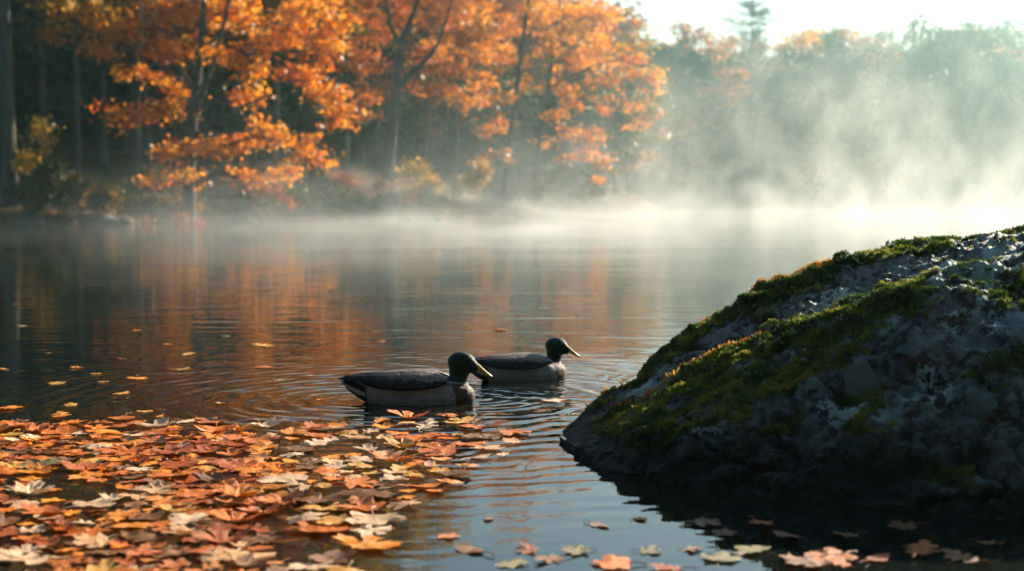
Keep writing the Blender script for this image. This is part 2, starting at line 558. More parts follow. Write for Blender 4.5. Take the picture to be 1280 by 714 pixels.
def px_pads(lst, Y, g, n_scale=1.0, depth=1.0):
    """lst: (px, py, half width px, half height px[, depth offset]) at distance Y"""
    out = []
    for e in lst:
        px, py, rx, ry = e[:4]
        dy = e[4] if len(e) > 4 else g.uniform(-0.9, 0.9)
        c = P(px, py, Y + dy)
        s = Y / F
        cnt = int(rx * ry * 0.60 * n_scale) + 40
        out.append((c, (rx * s, max(0.5, rx * s * 0.75) * depth, ry * s), cnt))
    return out
def ground_at(px, Y):
    x = (px - 640) / F * Y
    z = float(ground_z(np.array([x]), np.array([Y]))[0])
    return (x, Y, z)

gg = np.random.default_rng(21)
# --- the big orange maple on the left shore
Y = 45.0
b = ground_at(236, Y)
pads = px_pads([
    (160, 38, 60, 22, 0.6), (95, 18, 40, 18, 1.2), (60, 45, 30, 14, 1.6), (125, 62, 34, 12, 1.0), (215, 15, 44, 20, 0.4), (250, 62, 34, 14, 0.5), (205, 62, 45, 14, 0.2), (150, 145, 34, 13, -1.0), (195, 138, 45, 14, -0.6), (225, 112, 30, 12, 0.3),
    (300, 72, 42, 15, -0.8), (335, 90, 36, 12, -1.2), (352, 45, 44, 26, 0.0), (395, 22, 48, 28, -0.3), (410, 62, 34, 20, -0.8),
    (382, 92, 26, 18, -0.5), (408, 118, 30, 22, -1.0), (418, 148, 24, 16, -1.2), (312, 122, 26, 14, 0.5), (255, 20, 50, 20, 0.8),
    (300, 18, 46, 20, 0.2), (330, 165, 34, 12, -0.6), (365, 178, 34, 12, -1.2), (385, 200, 26, 11, -1.4), (300, 178, 36, 12, 0.2),
    (318, 222, 34, 10, -0.9), (350, 218, 26, 8, -1.3), (212, 192, 36, 14, -0.4), (190, 226, 30, 8, -0.8), (262, 186, 34, 12, -0.3),
    (235, 220, 30, 9, -0.3), (170, 95, 34, 10, 0.4)], Y, gg, 0.95)
up = []
for k in range(18):
    up.append((236 + gg.uniform(-130, 190), -gg.uniform(10, 330), gg.uniform(30, 60), gg.uniform(14, 28), gg.uniform(-2.2, 2.2)))
up = [u for u in up if abs(u[0] - 250) < 150 - abs(u[1] + 60) * 0.35]
pads += px_pads(up, Y, gg, 0.6)
build_tree('maple_tree', b, [b, P(238, 190, Y), P(247, 90, Y), P(256, 0, Y), P(262, -150, Y), P(255, -300, Y)], 0.21, pads, ORANGE, 0.14, 11,
           label='largest orange maple, its layered branches hanging over the water at left',
           extra_limbs=[([P(241, 150, Y), P(262, 90, Y - .3), P(282, 20, Y - .5), P(300, -80, Y)], 0.11, 0.04)])
# --- forked tree in the middle
Y = 57.0
b = ground_at(480, Y)
pads = px_pads([(430, 25, 40, 22), (470, 35, 34, 22, 1.5), (545, 30, 36, 20, 1.0), (580, 45, 34, 20, 1.2), (450, 80, 34, 20, 1.4), (455, 120, 30, 14, 1.2), (530, 75, 30, 16, 1.4),
                (545, 110, 30, 14, 1.0), (520, 20, 40, 16, 1.2), (440, 150, 24, 10, 1.3), (575, 85, 26, 12, 1.0), (480, 0, 50, 20, 1.5), (560, 5, 46, 18, 0.8),
                (500, -40, 60, 24), (440, -50, 46, 24), (560, -45, 46, 22), (520, -60, 40, 16)], Y, gg, 1.5)
build_tree('forked_tree', b, [b, P(484, 230, Y), P(493, 130, Y), P(503, 55, Y), P(522, 0, Y), P(535, -70, Y)], 0.30, pads, [(0.45, 0.11, 0.015), (0.68, 0.22, 0.03), (0.74, 0.34, 0.06)], 0.13, 12,
           label='tree with a bare dark trunk that forks near the top of the photo',
           extra_limbs=[([P(496, 110, Y), P(520, 85, Y - .4), P(545, 60, Y - .4), P(562, 10, Y), P(575, -40, Y)], 0.13, 0.03),
                        ([P(501, 60, Y), P(488, 30, Y), P(482, 0, Y), P(476, -60, Y)], 0.12, 0.03)], r1=0.05, limb_r=0.25)
# --- the pair of orange maples at the point
Y = 60.0
b = ground_at(630, Y)
pads = px_pads([(615, 55, 32, 18), (645, 30, 36, 18, 0.8), (610, 95, 26, 14), (625, 125, 26, 12), (650, 75, 30, 14, 0.8), (680, 15, 36, 14), (605, 20, 30, 16), (655, 105, 24, 10, 0.8),
                (612, 165, 22, 12), (625, 195, 20, 10), (640, 150, 22, 10), (640, -30, 44, 20), (600, -25, 34, 16), (650, -75, 40, 20), (645, -120, 26, 18)], Y, gg, 0.95)
build_tree('maple_tree', b, [b, P(636, 190, Y), P(646, 110, Y), P(655, 40, Y), P(662, -30, Y), P(655, -130, Y)], 0.17, pads, ORANGE[1:], 0.13, 13,
           label='slim-trunked orange maple, left one of the pair at the shore point')
Y = 62.0
b = ground_at(668, Y)
pads = px_pads([(700, 40, 30, 12), (740, 55, 34, 12), (775, 70, 32, 14), (800, 88, 26, 14), (812, 108, 18, 10), (720, 80, 36, 12), (760, 98, 36, 12), (700, 110, 28, 12),
                (735, 125, 34, 12), (775, 135, 30, 10), (800, 158, 20, 7), (690, 140, 24, 10), (720, 165, 30, 10), (745, 180, 26, 12), (755, 205, 18, 12), (745, 222, 12, 8),
                (715, 195, 24, 9), (685, 180, 20, 9), (760, 20, 30, 10), (720, 5, 34, 10), (690, 60, 26, 10), (700, -25, 40, 12), (735, -30, 26, 10), (700, -60, 24, 12)], Y, gg, 1.15)
build_tree('maple_tree', b, [b, P(672, 190, Y), P(684, 120, Y), P(692, 60, Y), P(700, 0, Y), P(705, -50, Y)], 0.15, pads, ORANGE, 0.13, 14,
           label='orange maple whose long branches reach right over the misty lake',
           extra_limbs=[([P(688, 110, Y), P(725, 90, Y), P(770, 75, Y), P(805, 85, Y)], 0.07, 0.02), ([P(680, 140, Y), P(715, 145, Y), P(745, 170, Y), P(755, 205, Y)], 0.06, 0.02)])

# --- plain trunks standing on the left shore, crowns mostly above the frame
def high_tree(px, Y, r, lean, h, clear, palette, seed, label, bark='bark', spread=3.2, name='tall_tree', n=5600, leaf=0.15):
    g = np.random.default_rng(seed)
    b = ground_at(px, Y)
    top = np.array([b[0] + lean * h, Y + g.uniform(-.5, .5), b[2] + h])
    mid = (np.array(b) + top) / 2 + np.array([g.uniform(-.25, .25), 0, 0])
    pads = []
    for k in range(22):
        u = g.uniform(clear, 1.0)
        c = np.array(b) * (1 - u) + top * u
        w = spread * math.sin(min(1.0, (1.02 - u) / (1 - clear) * 1.1 + 0.12) * math.pi / 2)
        a = g.uniform(0, 2 * math.pi)
        c = c + np.array([math.cos(a), math.sin(a), 0]) * w * g.uniform(0.2, 1.0)
        pads.append((tuple(c), (g.uniform(.8, 1.4), g.uniform(.8, 1.4), g.uniform(.35, .6)), n // 22))
    return build_tree(name, b, [b, tuple(mid), tuple(top)], r, pads, palette, leaf, seed, bark, label)
high_tree(15, 43.0, 0.24, 0.01, 15, 0.40, OCHRE, 31, 'tall tree with thick dark trunk at the left edge, behind the shrubs', 'bark')
high_tree(100, 47.0, 0.10, 0.0, 14, 0.35, OCHRE, 32, 'slim straight tree standing just right of the thick left edge trunk', 'bark', 2.4)
high_tree(168, 48.5, 0.17, 0.04, 15, 0.45, RUST, 33, 'leaning dark trunk left of the big orange maple', 'bark')
high_tree(392, 53.0, 0.20, 0.01, 12.5, 0.5, OLIVE, 34, 'straight dark trunk behind the right side of the big orange maple')
high_tree(320, 50.0, 0.11, -0.02, 14, 0.5, RUST, 35, 'thin trunk seen through the branches of the big orange maple')

high_tree(58, 50.0, 0.13, 0.01, 13, 0.38, ORANGE, 36, 'dark trunk between the thick edge trunk and the slim straight tree')
high_tree(132, 51.0, 0.12, -0.01, 14, 0.40, OCHRE, 37, 'dark trunk between the slim straight tree and the leaning one')
high_tree(188, 50.0, 0.13, -0.02, 14, 0.45, ORANGE, 38, 'dark trunk close beside the leaning one, crossing behind orange leaves')
high_tree(345, 54.0, 0.12, 0.02, 14, 0.40, ORANGE, 39, 'thin dark trunk behind the lower right branches of the largest maple')
high_tree(432, 58.0, 0.13, 0.0, 9.5, 0.35, RUST, 40, 'thin dark trunk just left of the forked tree', n=4200)
high_tree(570, 66.0, 0.13, 0.0, 9.5, 0.35, ORANGE, 41, 'thin dark trunk halfway between the forked tree and the orange pair', n=4200)
# --- woods behind: a few kinds, each tree a thing
def proto(name, kind, seed):
    """returns (trunk mesh object, crown mesh object) centred on the origin inside an empty"""
    g = np.random.default_rng(seed)
    h = {'broad': 11.0, 'slim': 12.5, 'low': 7.0, 'pine': 15.0, 'dome': 12.0}[kind]
    pads = []; 
    if kind == 'pine':
        for k in range(17):
            z = 2.0 + k * 0.80
            w = min(3.2, 0.70 * (16.1 - z)) * g.uniform(0.8, 1.15)
            for j in range(6):
                a = g.uniform(0, 6.28)
                for q_ in (0.25, 0.5, 0.75, 1.0):
                    pads.append(((math.cos(a) * w * q_, math.sin(a) * w * q_, z + w * 0.25 * q_ * q_), (w * 0.09, w * 0.09, 0.03), 13))
        for zz_ in (14.6, 15.2, 15.8): pads.append(((0, 0, zz_), (0.08, 0.08, 0.3), 14))
        pads.append(((0, 0, 15.0), (0.10, 0.10, 0.5), 30))
        leaf, pal = 0.20, DARKG
    else:
        spec = {'broad': (2.0, 3.4, 46, 0.30), 'slim': (2.2, 2.3, 44, 0.30), 'low': (1.0, 2.6, 34, 0.26), 'dome': (1.6, 4.3, 60, 0.34)}[kind]
        z0, w, npad, leaf = spec
        for k in range(npad):
            d = g.normal(size=3); d /= np.linalg.norm(d); rr = g.random() ** 0.4
            c = (d[0] * rr * w, d[1] * rr * w, (z0 + h) / 2 + 0.4 + d[2] * rr * (h - z0) / 2)
            pads.append((c, (w * 0.34, w * 0.34, w * 0.20), 150))
        pal = OLIVE
    return h, pads, leaf
PROTO = {}
def forest_tree(x, y, kind, pal, palname, variant, scale, rz, label, group, name, z=None, bark='bark'):
    key = (kind, palname, variant)
    zz = float(ground_z(np.array([x]), np.array([y]))[0]) if z is None else z
    if key not in PROTO:
        h, pads, leaf = proto(kind, kind, hash(kind) % 7 + variant * 13 if False else {'broad': 1, 'slim': 2, 'low': 3, 'pine': 4, 'dome': 5}[kind] + variant * 13)
        g = np.random.default_rng(variant * 7 + 5)
        wob = 0.0 if kind == 'pine' else 0.35
        root = build_tree(name, (0, 0, 0), [(0, 0, 0), (g.normal() * wob, g.normal() * wob, h * 0.35), (g.normal() * wob, g.normal() * wob, h * 0.7), (0, 0, h * 0.97)],
                          0.20 if kind != 'pine' else 0.26, pads, pal, leaf if kind != 'pine' else 0.16, 100 + variant, bark, label, 'tree', group)
        PROTO[key] = root
    else:
        src = PROTO[key]
        root = src.copy(); C.objects.link(root)
        root.name = name
        for ch in src.children:
            c = ch.copy(); C.objects.link(c); c.parent = root
    root.location = (x, y, zz)
    root.rotation_euler = (0, 0, rz)
    root.scale = (scale, scale, scale)
    tag(root, label, 'tree', group)
    return root

g = np.random.default_rng(77)
KN = {'OLIVE': OLIVE, 'OCHRE': OCHRE, 'RUST': RUST, 'GREEN': GREEN, 'DARKG': DARKG, 'ORANGE': ORANGE}
LB = 'woods behind the left shore'
TXT = {'OLIVE': 'olive green', 'OCHRE': 'yellow-brown', 'RUST': 'rusty brown', 'GREEN': 'green', 'DARKG': 'dark green', 'ORANGE': 'orange'}
# rows of woods behind the left shore, from the shore line back
def zone(px):
    for lim, nm in ((0, 'left of the edge trunk'), (90, 'behind the edge trunk'), (165, 'behind the slim straight tree'), (225, 'behind the leaning trunk'), (330, 'behind the largest maple'),
                    (440, 'right of the largest maple'), (500, 'behind the forked tree'), (600, 'right of the forked tree')):
        if px < lim: return nm
    return 'behind the orange pair'
cnt = 0
for row, (dist, step) in enumerate([(12.0, 2.8), (15, 3.0), (18, 3.6), (27, 4.2), (38, 5.0)]):
    x = -34.0
    while x < 7.5:
        xx = x + g.uniform(-0.8, 0.8)
        yy = float(shore_y(np.array([min(xx, 4.5)]))[0]) + dist + g.uniform(-1.5, 1.5)
        px, _ = to_px(xx, yy, 2)
        x += step
        if px > 790 or (row == 0 and (px > 560 or 190 < px < 330)):
            continue
        if px < 430:
            kind = str(g.choice(['slim', 'broad', 'slim']))
            pn = str(g.choice(['OCHRE', 'OCHRE', 'OLIVE', 'RUST', 'ORANGE']))
            sc = g.uniform(1.05, 1.45)
        else:
            kind = str(g.choice(['broad', 'low', 'slim']))
            pn = str(g.choice(['OLIVE', 'ORANGE', 'RUST', 'OCHRE']))
            sc = g.uniform(0.72, 0.92) * (1 + 0.006 * dist)
        side = zone(px)
        forest_tree(xx, yy, kind, KN[pn], pn, int(g.integers(0, 2)), sc, g.uniform(0, 6.28),
                    f"{['', 'tall ', 'low ', ''][['x', 'slim', 'low', 'broad'].index(kind)]}{TXT[pn]} tree {['in front', 'in front', 'midway back', 'far back', 'far back'][row]}, {side}", LB, 'forest_tree', bark=('bark_grey' if cnt % 2 else 'bark'))
        cnt += 1

for row, (dist, step) in enumerate([(13, 2.1), (18, 2.4), (25, 2.8), (33, 3.2)]):
    x = -36.0
    while x < 6.5:
        xx = x + g.uniform(-0.8, 0.8); x += step
        yy = float(shore_y(np.array([min(xx, 4.5)]))[0]) + dist + g.uniform(-1.2, 1.2)
        px, _ = to_px(xx, yy, 2)
        if px > 720: continue
        pn = str(g.choice(['DARKG', 'DARKG', 'GREEN', 'OLIVE']))
        side = zone(px)
        forest_tree(xx, yy, 'low', KN[pn], pn, int(g.integers(0, 2)), g.uniform(0.6, 0.85), g.uniform(0, 6.28),
                    f"low {TXT[pn]} young tree {['in front', 'midway back', 'midway back', 'far back'][row]}, {side}", 'young trees under the woods', 'young_tree')
for k, (px, yy, kd, pn, sc, lb) in enumerate([(752, 76, 'low', 'OLIVE', 0.9, 'hazy olive tree just beyond the tip of the shore point'), (772, 82, 'low', 'GREEN', 0.95, 'hazy low green tree in the cove beyond the shore point'),
    (792, 92, 'broad', 'OLIVE', 0.7, 'taller hazy olive tree in the cove right of the orange branches'), (762, 90, 'broad', 'GREEN', 0.8, 'hazy green tree behind the orange branch tips'), (745, 84, 'broad', 'RUST', 0.8, 'hazy rusty tree behind the lowest orange branch tips'),
    (785, 86, 'low', 'RUST', 0.8, 'small hazy rusty tree at the water beyond the point'), (806, 100, 'broad', 'GREEN', 0.75, 'hazy green tree at the inner end of the cove'), (728, 78, 'low', 'GREEN', 0.9, 'low misty green tree right of the orange pair trunks')]):
    forest_tree((px - 640) / F * yy, yy, kd, KN[pn], pn, k % 2, sc, g.uniform(0, 6.28), lb, 'trees beyond the shore point', 'forest_tree')
# unseen woods added on the bank around and behind the camera, blocking low sky
for (xx, yy) in [(-11, -8), (-7.5, -9), (-4, -8), (-0.5, -9), (3, -8), (6.5, -9), (10, -8), (13.5, -6), (-14, -4), (-15, 1), (14.5, -2), (15, 2.5), (-9, -13), (-2, -13), (5, -13), (12, -12), (-16, 6), (-18, 11)]:
    forest_tree(xx, yy, 'broad', GREEN, 'GREEN', int(g.integers(0, 2)), g.uniform(1.0, 1.25), g.uniform(0, 6), f"added sky-blocking green tree on the near bank, {'left of' if xx < -12 else 'right of' if xx > 11 else 'behind' if yy > -11 else 'far behind'} the camera", 'added sky-blocking trees on the near bank', 'sky_block_tree')
# far shore, right: outline of the photo built tree by tree
FS = 'trees on the far misty shore'
def far(px, topy, Y, kind, pn, var, label, name='far_tree', grp=FS):
    x = (px - 640) / F * Y
    z = float(ground_z(np.array([x]), np.array([Y]))[0])
    ztop = P(px, topy, Y)[2]
    h = {'broad': 11.9, 'slim': 13.2, 'low': 7.8, 'pine': 15.5, 'dome': 13.4}[kind]
    return forest_tree(x, Y, kind, KN[pn], pn, var, max(0.5, (ztop - z) / h), g.uniform(0, 6.28), label, grp, name)
far(937, -3, 118, 'pine', 'DARKG', 0, 'tall pine whose pointed top stands clear against the sky', 'pine_tree')
far(1150, 12, 112, 'dome', 'GREEN', 0, 'largest round-topped green tree on the far shore, right of the pine', 'broad_tree')
far(1205, 22, 114, 'dome', 'GREEN', 1, 'round green tree directly right of the largest dome-topped tree', 'broad_tree')
far(1262, 10, 116, 'dome', 'GREEN', 0, 'tall green tree at the right edge of the photo', 'broad_tree')
far(1045, 26, 126, 'dome', 'RUST', 0, 'faded orange treetop between the pine and the large green dome', 'autumn_tree')
far(1000, 36, 128, 'broad', 'ORANGE', 0, 'pale orange treetop just right of the pine', 'autumn_tree')
far(1108, 190, 101, 'low', 'RUST', 0, 'low rusty tree at the water on the far shore, behind the bright mist', 'autumn_tree')
far(1020, 212, 101, 'low', 'ORANGE', 0, 'small orange tree at the water left of the bright mist', 'autumn_tree')
specs = []
for px in range(775, 1320, 42):
    specs.append((px + g.uniform(-12, 12), 95 + g.uniform(-25, 30), 104 + g.uniform(-2, 3), 1))
for px in range(770, 1330, 38):
    specs.append((px + g.uniform(-12, 12), (66 if 880 < px < 990 else 52) + g.uniform(-16, 22), 113 + g.uniform(-3, 3), 2))
for px in range(760, 1330, 36):
    base = 48 if 895 < px < 985 else 26 if px < 1080 else 30
    specs.append((px + g.uniform(-10, 10), base + g.uniform(-4, 14), 130 + g.uniform(-4, 8), 3))
for px in range(775, 1330, 44):
    specs.append((px + g.uniform(-12, 12), 175 + g.uniform(-20, 30), 100.5 + g.uniform(-.5, 1), 0))
for (px, ty, Yd, row) in specs:
    kd = str(g.choice(['broad', 'dome', 'slim'])) if row else str(g.choice(['low', 'broad']))
    pn = str(g.choice(['GREEN', 'DARKG', 'GREEN', 'ORANGE', 'RUST'] if row else ['GREEN', 'OLIVE', 'RUST', 'DARKG']))
    rowtxt = ['at the water', 'low down', 'halfway up', 'on the skyline'][row]
    side = 'left of the pine' if px < 915 else ('below the pine' if px < 985 else ('left of the large dome' if px < 1110 else 'near the right edge'))
    far(px, ty, Yd, kd, pn, int(g.integers(0, 2)), f"hazy {TXT[pn]} tree {rowtxt}, {side}")
# beyond the right edge and beyond the hill
for k in range(10):
    x = 42 + k * 5.0; yv = float(shore_y(np.array([x]))[0]) + 4 + g.uniform(0, 3)
    forest_tree(x, yv, 'dome', GREEN, 'GREEN', k % 2, g.uniform(0.8, 1.0), g.uniform(0, 6), 'green tree on the shore beyond the right edge', 'trees on the right shore', 'shore_tree')

# ---- shrubs along the left shore
def shrub(name, px, Y, w, h, n, palette, leaf, seed, label, cat='shrub'):
    g = np.random.default_rng(seed)
    b = ground_at(px, Y)
    root = empty(name, b)
    T = Tubes()
    pads = []
    for k in range(max(5, int(w * 5))):
        a = g.uniform(0, 6.28); rr = w * math.sqrt(g.random())
        top = np.array([math.cos(a) * rr, math.sin(a) * rr * 0.6, h * g.uniform(0.45, 1.0) * (1 - 0.3 * (rr / w) ** 2)])
        T.add(lerp_path([(0.15 * top[0], 0.15 * top[1], -0.1), (top[0] * 0.6, top[1] * 0.6, top[2] * 0.5), tuple(top)], 5), np.linspace(0.025, 0.008, 5), 5)
        pads.append((tuple(top - np.array([0, 0, h * 0.12])), (w * 0.22, w * 0.2, h * 0.16), n // max(5, int(w * 5))))
    v, f = T.arrays()
    mesh_obj('stem', v, f, M['bark'], root, smooth=True)
    cs, ns, ss, cl = pad_leaves(pads, g, leaf, palette, 0.8)
    v, f = leaves_geo(cs, ns, ss, g)
    mesh_obj('foliage', v, f, M['foliage'], root, cols=cl)
    return tag(root, label, cat, 'shrubs along the left shore')
shrub('shrub', 25, 41.5, 1.5, 2.6, 5200, OLIVE, 0.10, 51, 'tall dark shrub at the left edge, in front of the thick trunk')
shrub('shrub', 45, 42.5, 0.5, 3.0, 900, GOLD, 0.10, 52, 'thin yellow-leaved sapling rising from the dark shrub at the left edge')
shrub('shrub', 82, 42.6, 1.2, 1.7, 3600, OLIVE, 0.09, 53, 'low spreading green shrub with yellow tips left of the slim pale trunk')
shrub('shrub', 125, 43.6, 0.8, 1.0, 1500, OCHRE, 0.08, 54, 'small yellow-brown shrub on the bank below the leaning trunk')
shrub('shrub', 525, 58.0, 1.0, 2.0, 1700, GOLD, 0.12, 55, 'pale golden shrub on the bank right of the forked tree')
shrub('shrub', 600, 61.0, 1.0, 1.6, 1500, GOLD, 0.12, 56, 'yellow shrub half lost in mist left of the orange pair')
shrub('shrub', 440, 55.0, 1.2, 1.3, 1700, RUST, 0.11, 57, 'rusty shrub on the bank left of the forked tree')
shrub('shrub', 350, 49.6, 1.3, 0.9, 1700, OLIVE, 0.10, 58, 'low green shrub on the bank under the right side of the big orange maple')
shrub('shrub', 200, 44.8, 1.3, 0.6, 1500, RUST, 0.09, 59, 'low brown undergrowth clump left of the big maple trunk')
shrub('shrub', 290, 47.6, 1.3, 0.8, 1500, OLIVE, 0.09, 60, 'low green clump right of the big maple trunk')
shrub('shrub', 700, 66.0, 1.6, 1.6, 1500, OLIVE, 0.13, 61, 'misty green shrub below the tip of the point')
shrub('shrub', 400, 52.5, 1.2, 1.6, 1500, GREEN, 0.11, 62, 'dark green shrub behind the bank, right of the low green shrub')

for k, (px, dy, w, h, pal, lb) in enumerate([
    (165, 1.2, 1.0, 0.9, OLIVE, 'low olive shrub at the water below the leaning trunk'), (262, 0.9, 0.9, 0.5, GREEN, 'low dark shrub at the water below the largest maple trunk'),
    (325, 0.8, 1.0, 0.8, RUST, 'rusty brown shrub at the water under the low maple branches'), (375, 0.9, 1.0, 1.0, GREEN, 'round green shrub at the water right of the maple branches'),
    (415, 1.0, 0.9, 0.9, OLIVE, 'olive shrub on the bank between the maple and the forked tree'), (462, 0.9, 1.0, 0.8, GREEN, 'dark shrub at the foot of the forked tree'),
    (500, 1.1, 0.9, 0.9, RUST, 'rusty shrub just right of the forked tree foot'), (560, 1.0, 1.2, 1.0, OLIVE, 'olive shrub on the bank between the two yellow shrubs'),
    (622, 1.1, 1.2, 1.0, GREEN, 'green shrub in mist at the foot of the left pair tree'), (655, 1.3, 1.2, 1.1, OLIVE, 'olive shrub in mist between the pair of orange maples'),
    (735, 1.0, 1.6, 1.6, GREEN, 'rounded green shrub in mist beyond the shore point'), (228, 1.0, 0.9, 0.5, OCHRE, 'ochre undergrowth at the water left of the largest maple trunk')]):
    Yd = 44.0
    for _ in range(40):
        x = (px - 640) / F * Yd
        Yd = float(shore_y(np.array([x]))[0]) + dy
    shrub('shrub', px, Yd, w, h, 1500, pal, 0.10, 80 + k, lb)

# ---- stones along the bank
def stone_mat():
    t = NT('shore_stone')
    n = t.noise(t.obj(), 3, 4)
    return t.surf(t.bsdf(t.mix(n, (0.03, 0.032, 0.032), (0.12, 0.12, 0.115)), 0.85, 0.3, t.bump(n, 0.05)))
M['stone'] = stone_mat()
def blob(sx, sy, sz, seed, n=16):
    bm = bmesh.new()
    bmesh.ops.create_icosphere(bm, subdivisions=3, radius=1)
    vs = np.array([v.co[:] for v in bm.verts])
    vs = vs * (1 + 0.22 * fbm(vs * 1.4 + seed * 3.1, 3)[:, None])
    vs *= np.array([sx, sy, sz])
    f = np.array([[v.index for v in fc.verts] for fc in bm.faces])
    bm.free()
    return vs, f
for k, (px, dy, s, lb) in enumerate([(130, 0.35, 0.42, 'flat grey stone at the water below the yellow-brown shrub'),
                                     (150, 0.1, 0.28, 'small grey stone at the water right of the flat grey stone'),
                                     (40, 0.2, 0.30, 'low stone at the water in front of the dark left shrub'),
                                     (505, 0.1, 0.25, 'pale stone at the water right of the forked tree'),
                                     (545, 0.1, 0.20, 'small pale stone at the water below the golden shrub'),
                                     (300, 0.2, 0.35, 'rounded stone at the water under the orange maple branches'),
                                     (650, 0.1, 0.22, 'small stone in the mist at the foot of the orange pair')]):
    Yd = 41.0
    for _ in range(30):
        x = (px - 640) / F * Yd
        Yd = float(shore_y(np.array([x]))[0])
    v, f = blob(s * 1.4, s, s * 0.55, k)
    o = mesh_obj('shore_stone', v, f, M['stone'], smooth=True)
    o.location = (x, Yd - dy + 0.2, 0.08)
    tag(o, lb, 'stone', 'stones along the left shore')
# a fallen log lying on the forest floor
T = Tubes()
T.add(lerp_path([(-1.9, 0, 0), (0, 0.15, 0.06), (2.0, 0.1, 0.02)], 10), np.linspace(0.16, 0.10, 10) * (1 + 0.08 * np.sin(np.arange(10) * 2.1)), 10)
T.add(lerp_path([(0.6, 0.1, 0.05), (0.8, -0.1, 0.3), (1.1, -0.2, 0.45)], 4), [0.05, 0.04, 0.03, 0.015], 6)
v, f = T.arrays()
o = mesh_obj('fallen_log', v, f, M['bark_grey'], smooth=True)
bb = ground_at(245, 50.0)
o.location = (bb[0], bb[1], bb[2] + 0.12)
tag(o, 'fallen log lying on the leaf-covered floor behind the big maple trunk', 'log')

# ------------------------------------------------------------------ the boulder
def catmull(pts, u):
    pts = np.asarray(pts, float)
    n = len(pts) - 1
    ext = np.concatenate([[2 * pts[0] - pts[1]], pts, [2 * pts[-1] - pts[-2]]])
    s = np.clip(u, 0, 1) * n
    i = np.minimum(s.astype(int), n - 1); f = (s - i)[:, None]
    p0, p1, p2, p3 = ext[i], ext[i + 1], ext[i + 2], ext[i + 3]
    return 0.5 * (2 * p1 + (p2 - p0) * f + (2 * p0 - 5 * p1 + 4 * p2 - p3) * f ** 2 + (-p0 + 3 * p1 - 3 * p2 + p3) * f ** 3)
def ST(px_base, py_base, sh, shY, tr, trY, rd, rdY, back):
    bx, by = W(px_base, py_base)
    under = (bx + 0.02, by - 0.03, -0.22)
    B = (bx, by, 0.0)
    S = P(*sh, shY); T_ = P(*tr, trY); R_ = P(*rd, rdY)
    K = (R_[0] + 0.12, R_[1] + back, max(0.0, R_[2] * 0.35)); K2 = (K[0] + 0.1, K[1] + back * 0.5 + 0.05, -0.25)
    m = tuple(0.5 * B[i] + 0.5 * S[i] for i in range(3)); m = (m[0], m[1] - 0.10 * (S[1] - B[1]) - 0.02, m[2] + 0.08 * S[2])
    return [under, B, m, S, T_, R_, K, K2]
stations = [
    ST(699, 552, (700, 547), 4.24, (701, 545), 4.27, (702, 543), 4.30, 0.03),
    ST(716, 566, (728, 537), 4.16, (735, 524), 4.28, (738, 512), 4.38, 0.10),
    ST(742, 583, (775, 520), 4.05, (785, 500), 4.25, (790, 476), 4.45, 0.25),
    ST(800, 597, (835, 490), 4.00, (848, 462), 4.30, (852, 430), 4.60, 0.45),
    ST(880, 610, (905, 458), 3.95, (915, 436), 4.30, (925, 392), 4.70, 0.60),
    ST(975, 622, (1000, 420), 3.90, (1000, 398), 4.25, (1000, 353), 4.75, 0.75),
    ST(1075, 632, (1085, 392), 3.85, (1082, 366), 4.22, (1080, 324), 4.80, 0.85),
    ST(1185, 640, (1175, 366), 3.80, (1170, 338), 4.15, (1165, 306), 4.80, 0.95),
    ST(1310, 650, (1285, 346), 3.75, (1280, 315), 4.10, (1275, 292), 4.80, 1.0),
    ST(1470, 655, (1430, 325), 3.75, (1425, 280), 4.20, (1415, 240), 4.90, 1.0),
    ST(1700, 640, (1640, 300), 3.95, (1620, 200), 4.30, (1600, 105), 4.90, 0.9),  # out-of-view hump, raised so the boulder shades the floating leaves
    ST(1880, 600, (1850, 350), 4.20, (1840, 250), 4.45, (1830, 160), 4.80, 0.6),
    ST(1950, 560, (1940, 555), 4.40, (1938, 550), 4.42, (1935, 548), 4.45, 0.1),
]
NS, NTt = 620, 330
st = np.array(stations)                                 # (stations, 8, 3)
us = np.linspace(0, 1, NS)
# finer stations towards the left tip, where the boulder is seen sharply
us = us ** 1.15
ctrl = np.stack([catmull(st[:, j], us) for j in range(st.shape[1])], 1)   # (NS, 8, 3)
vv = np.linspace(0, 1, NTt)
rock = np.stack([catmull(ctrl[i], vv) for i in range(NS)], 0)            # (NS, NTt, 3)
def grid_normals(G):
    du = np.gradient(G, axis=0); dv = np.gradient(G, axis=1)
    n = np.cross(du, dv)
    return n / (np.linalg.norm(n, axis=2, keepdims=True) + 1e-9)
nr = grid_normals(rock)
if nr[NS // 2, NTt // 2][2] < 0: nr = -nr
fade = np.clip(np.minimum(us / 0.38, (1 - us) / 0.06), 0.15, 1)[:, None]
q = rock.copy()
big = fbm(q * 2.6 + 11, 3)
rid = 1 - np.abs(fbm(q * np.array([3.2, 6.5, 6.5]) + np.array([0.0, 0.6, 0]) * q[..., :1] + 4, 4))
med = fbm(q * 9.0 + 2, 4, gain=0.55)
fine = fbm(q * 42.0, 4, gain=0.6)
crack = np.exp(-(np.abs(fbm(q * np.array([2.4, 5.0, 5.0]) + np.array([0, 0.8, 0.8]) * q[..., :1] * 2 + 60, 3)) / 0.045) ** 2)
disp = 0.026 * big + 0.040 * (rid - 0.7) + 0.017 * med + 0.0080 * fine - 0.030 * crack
rock2 = rock + nr * (disp * fade)[..., None]
nr2 = grid_normals(rock2)
if nr2[NS // 2, NTt // 2][2] < 0: nr2 = -nr2
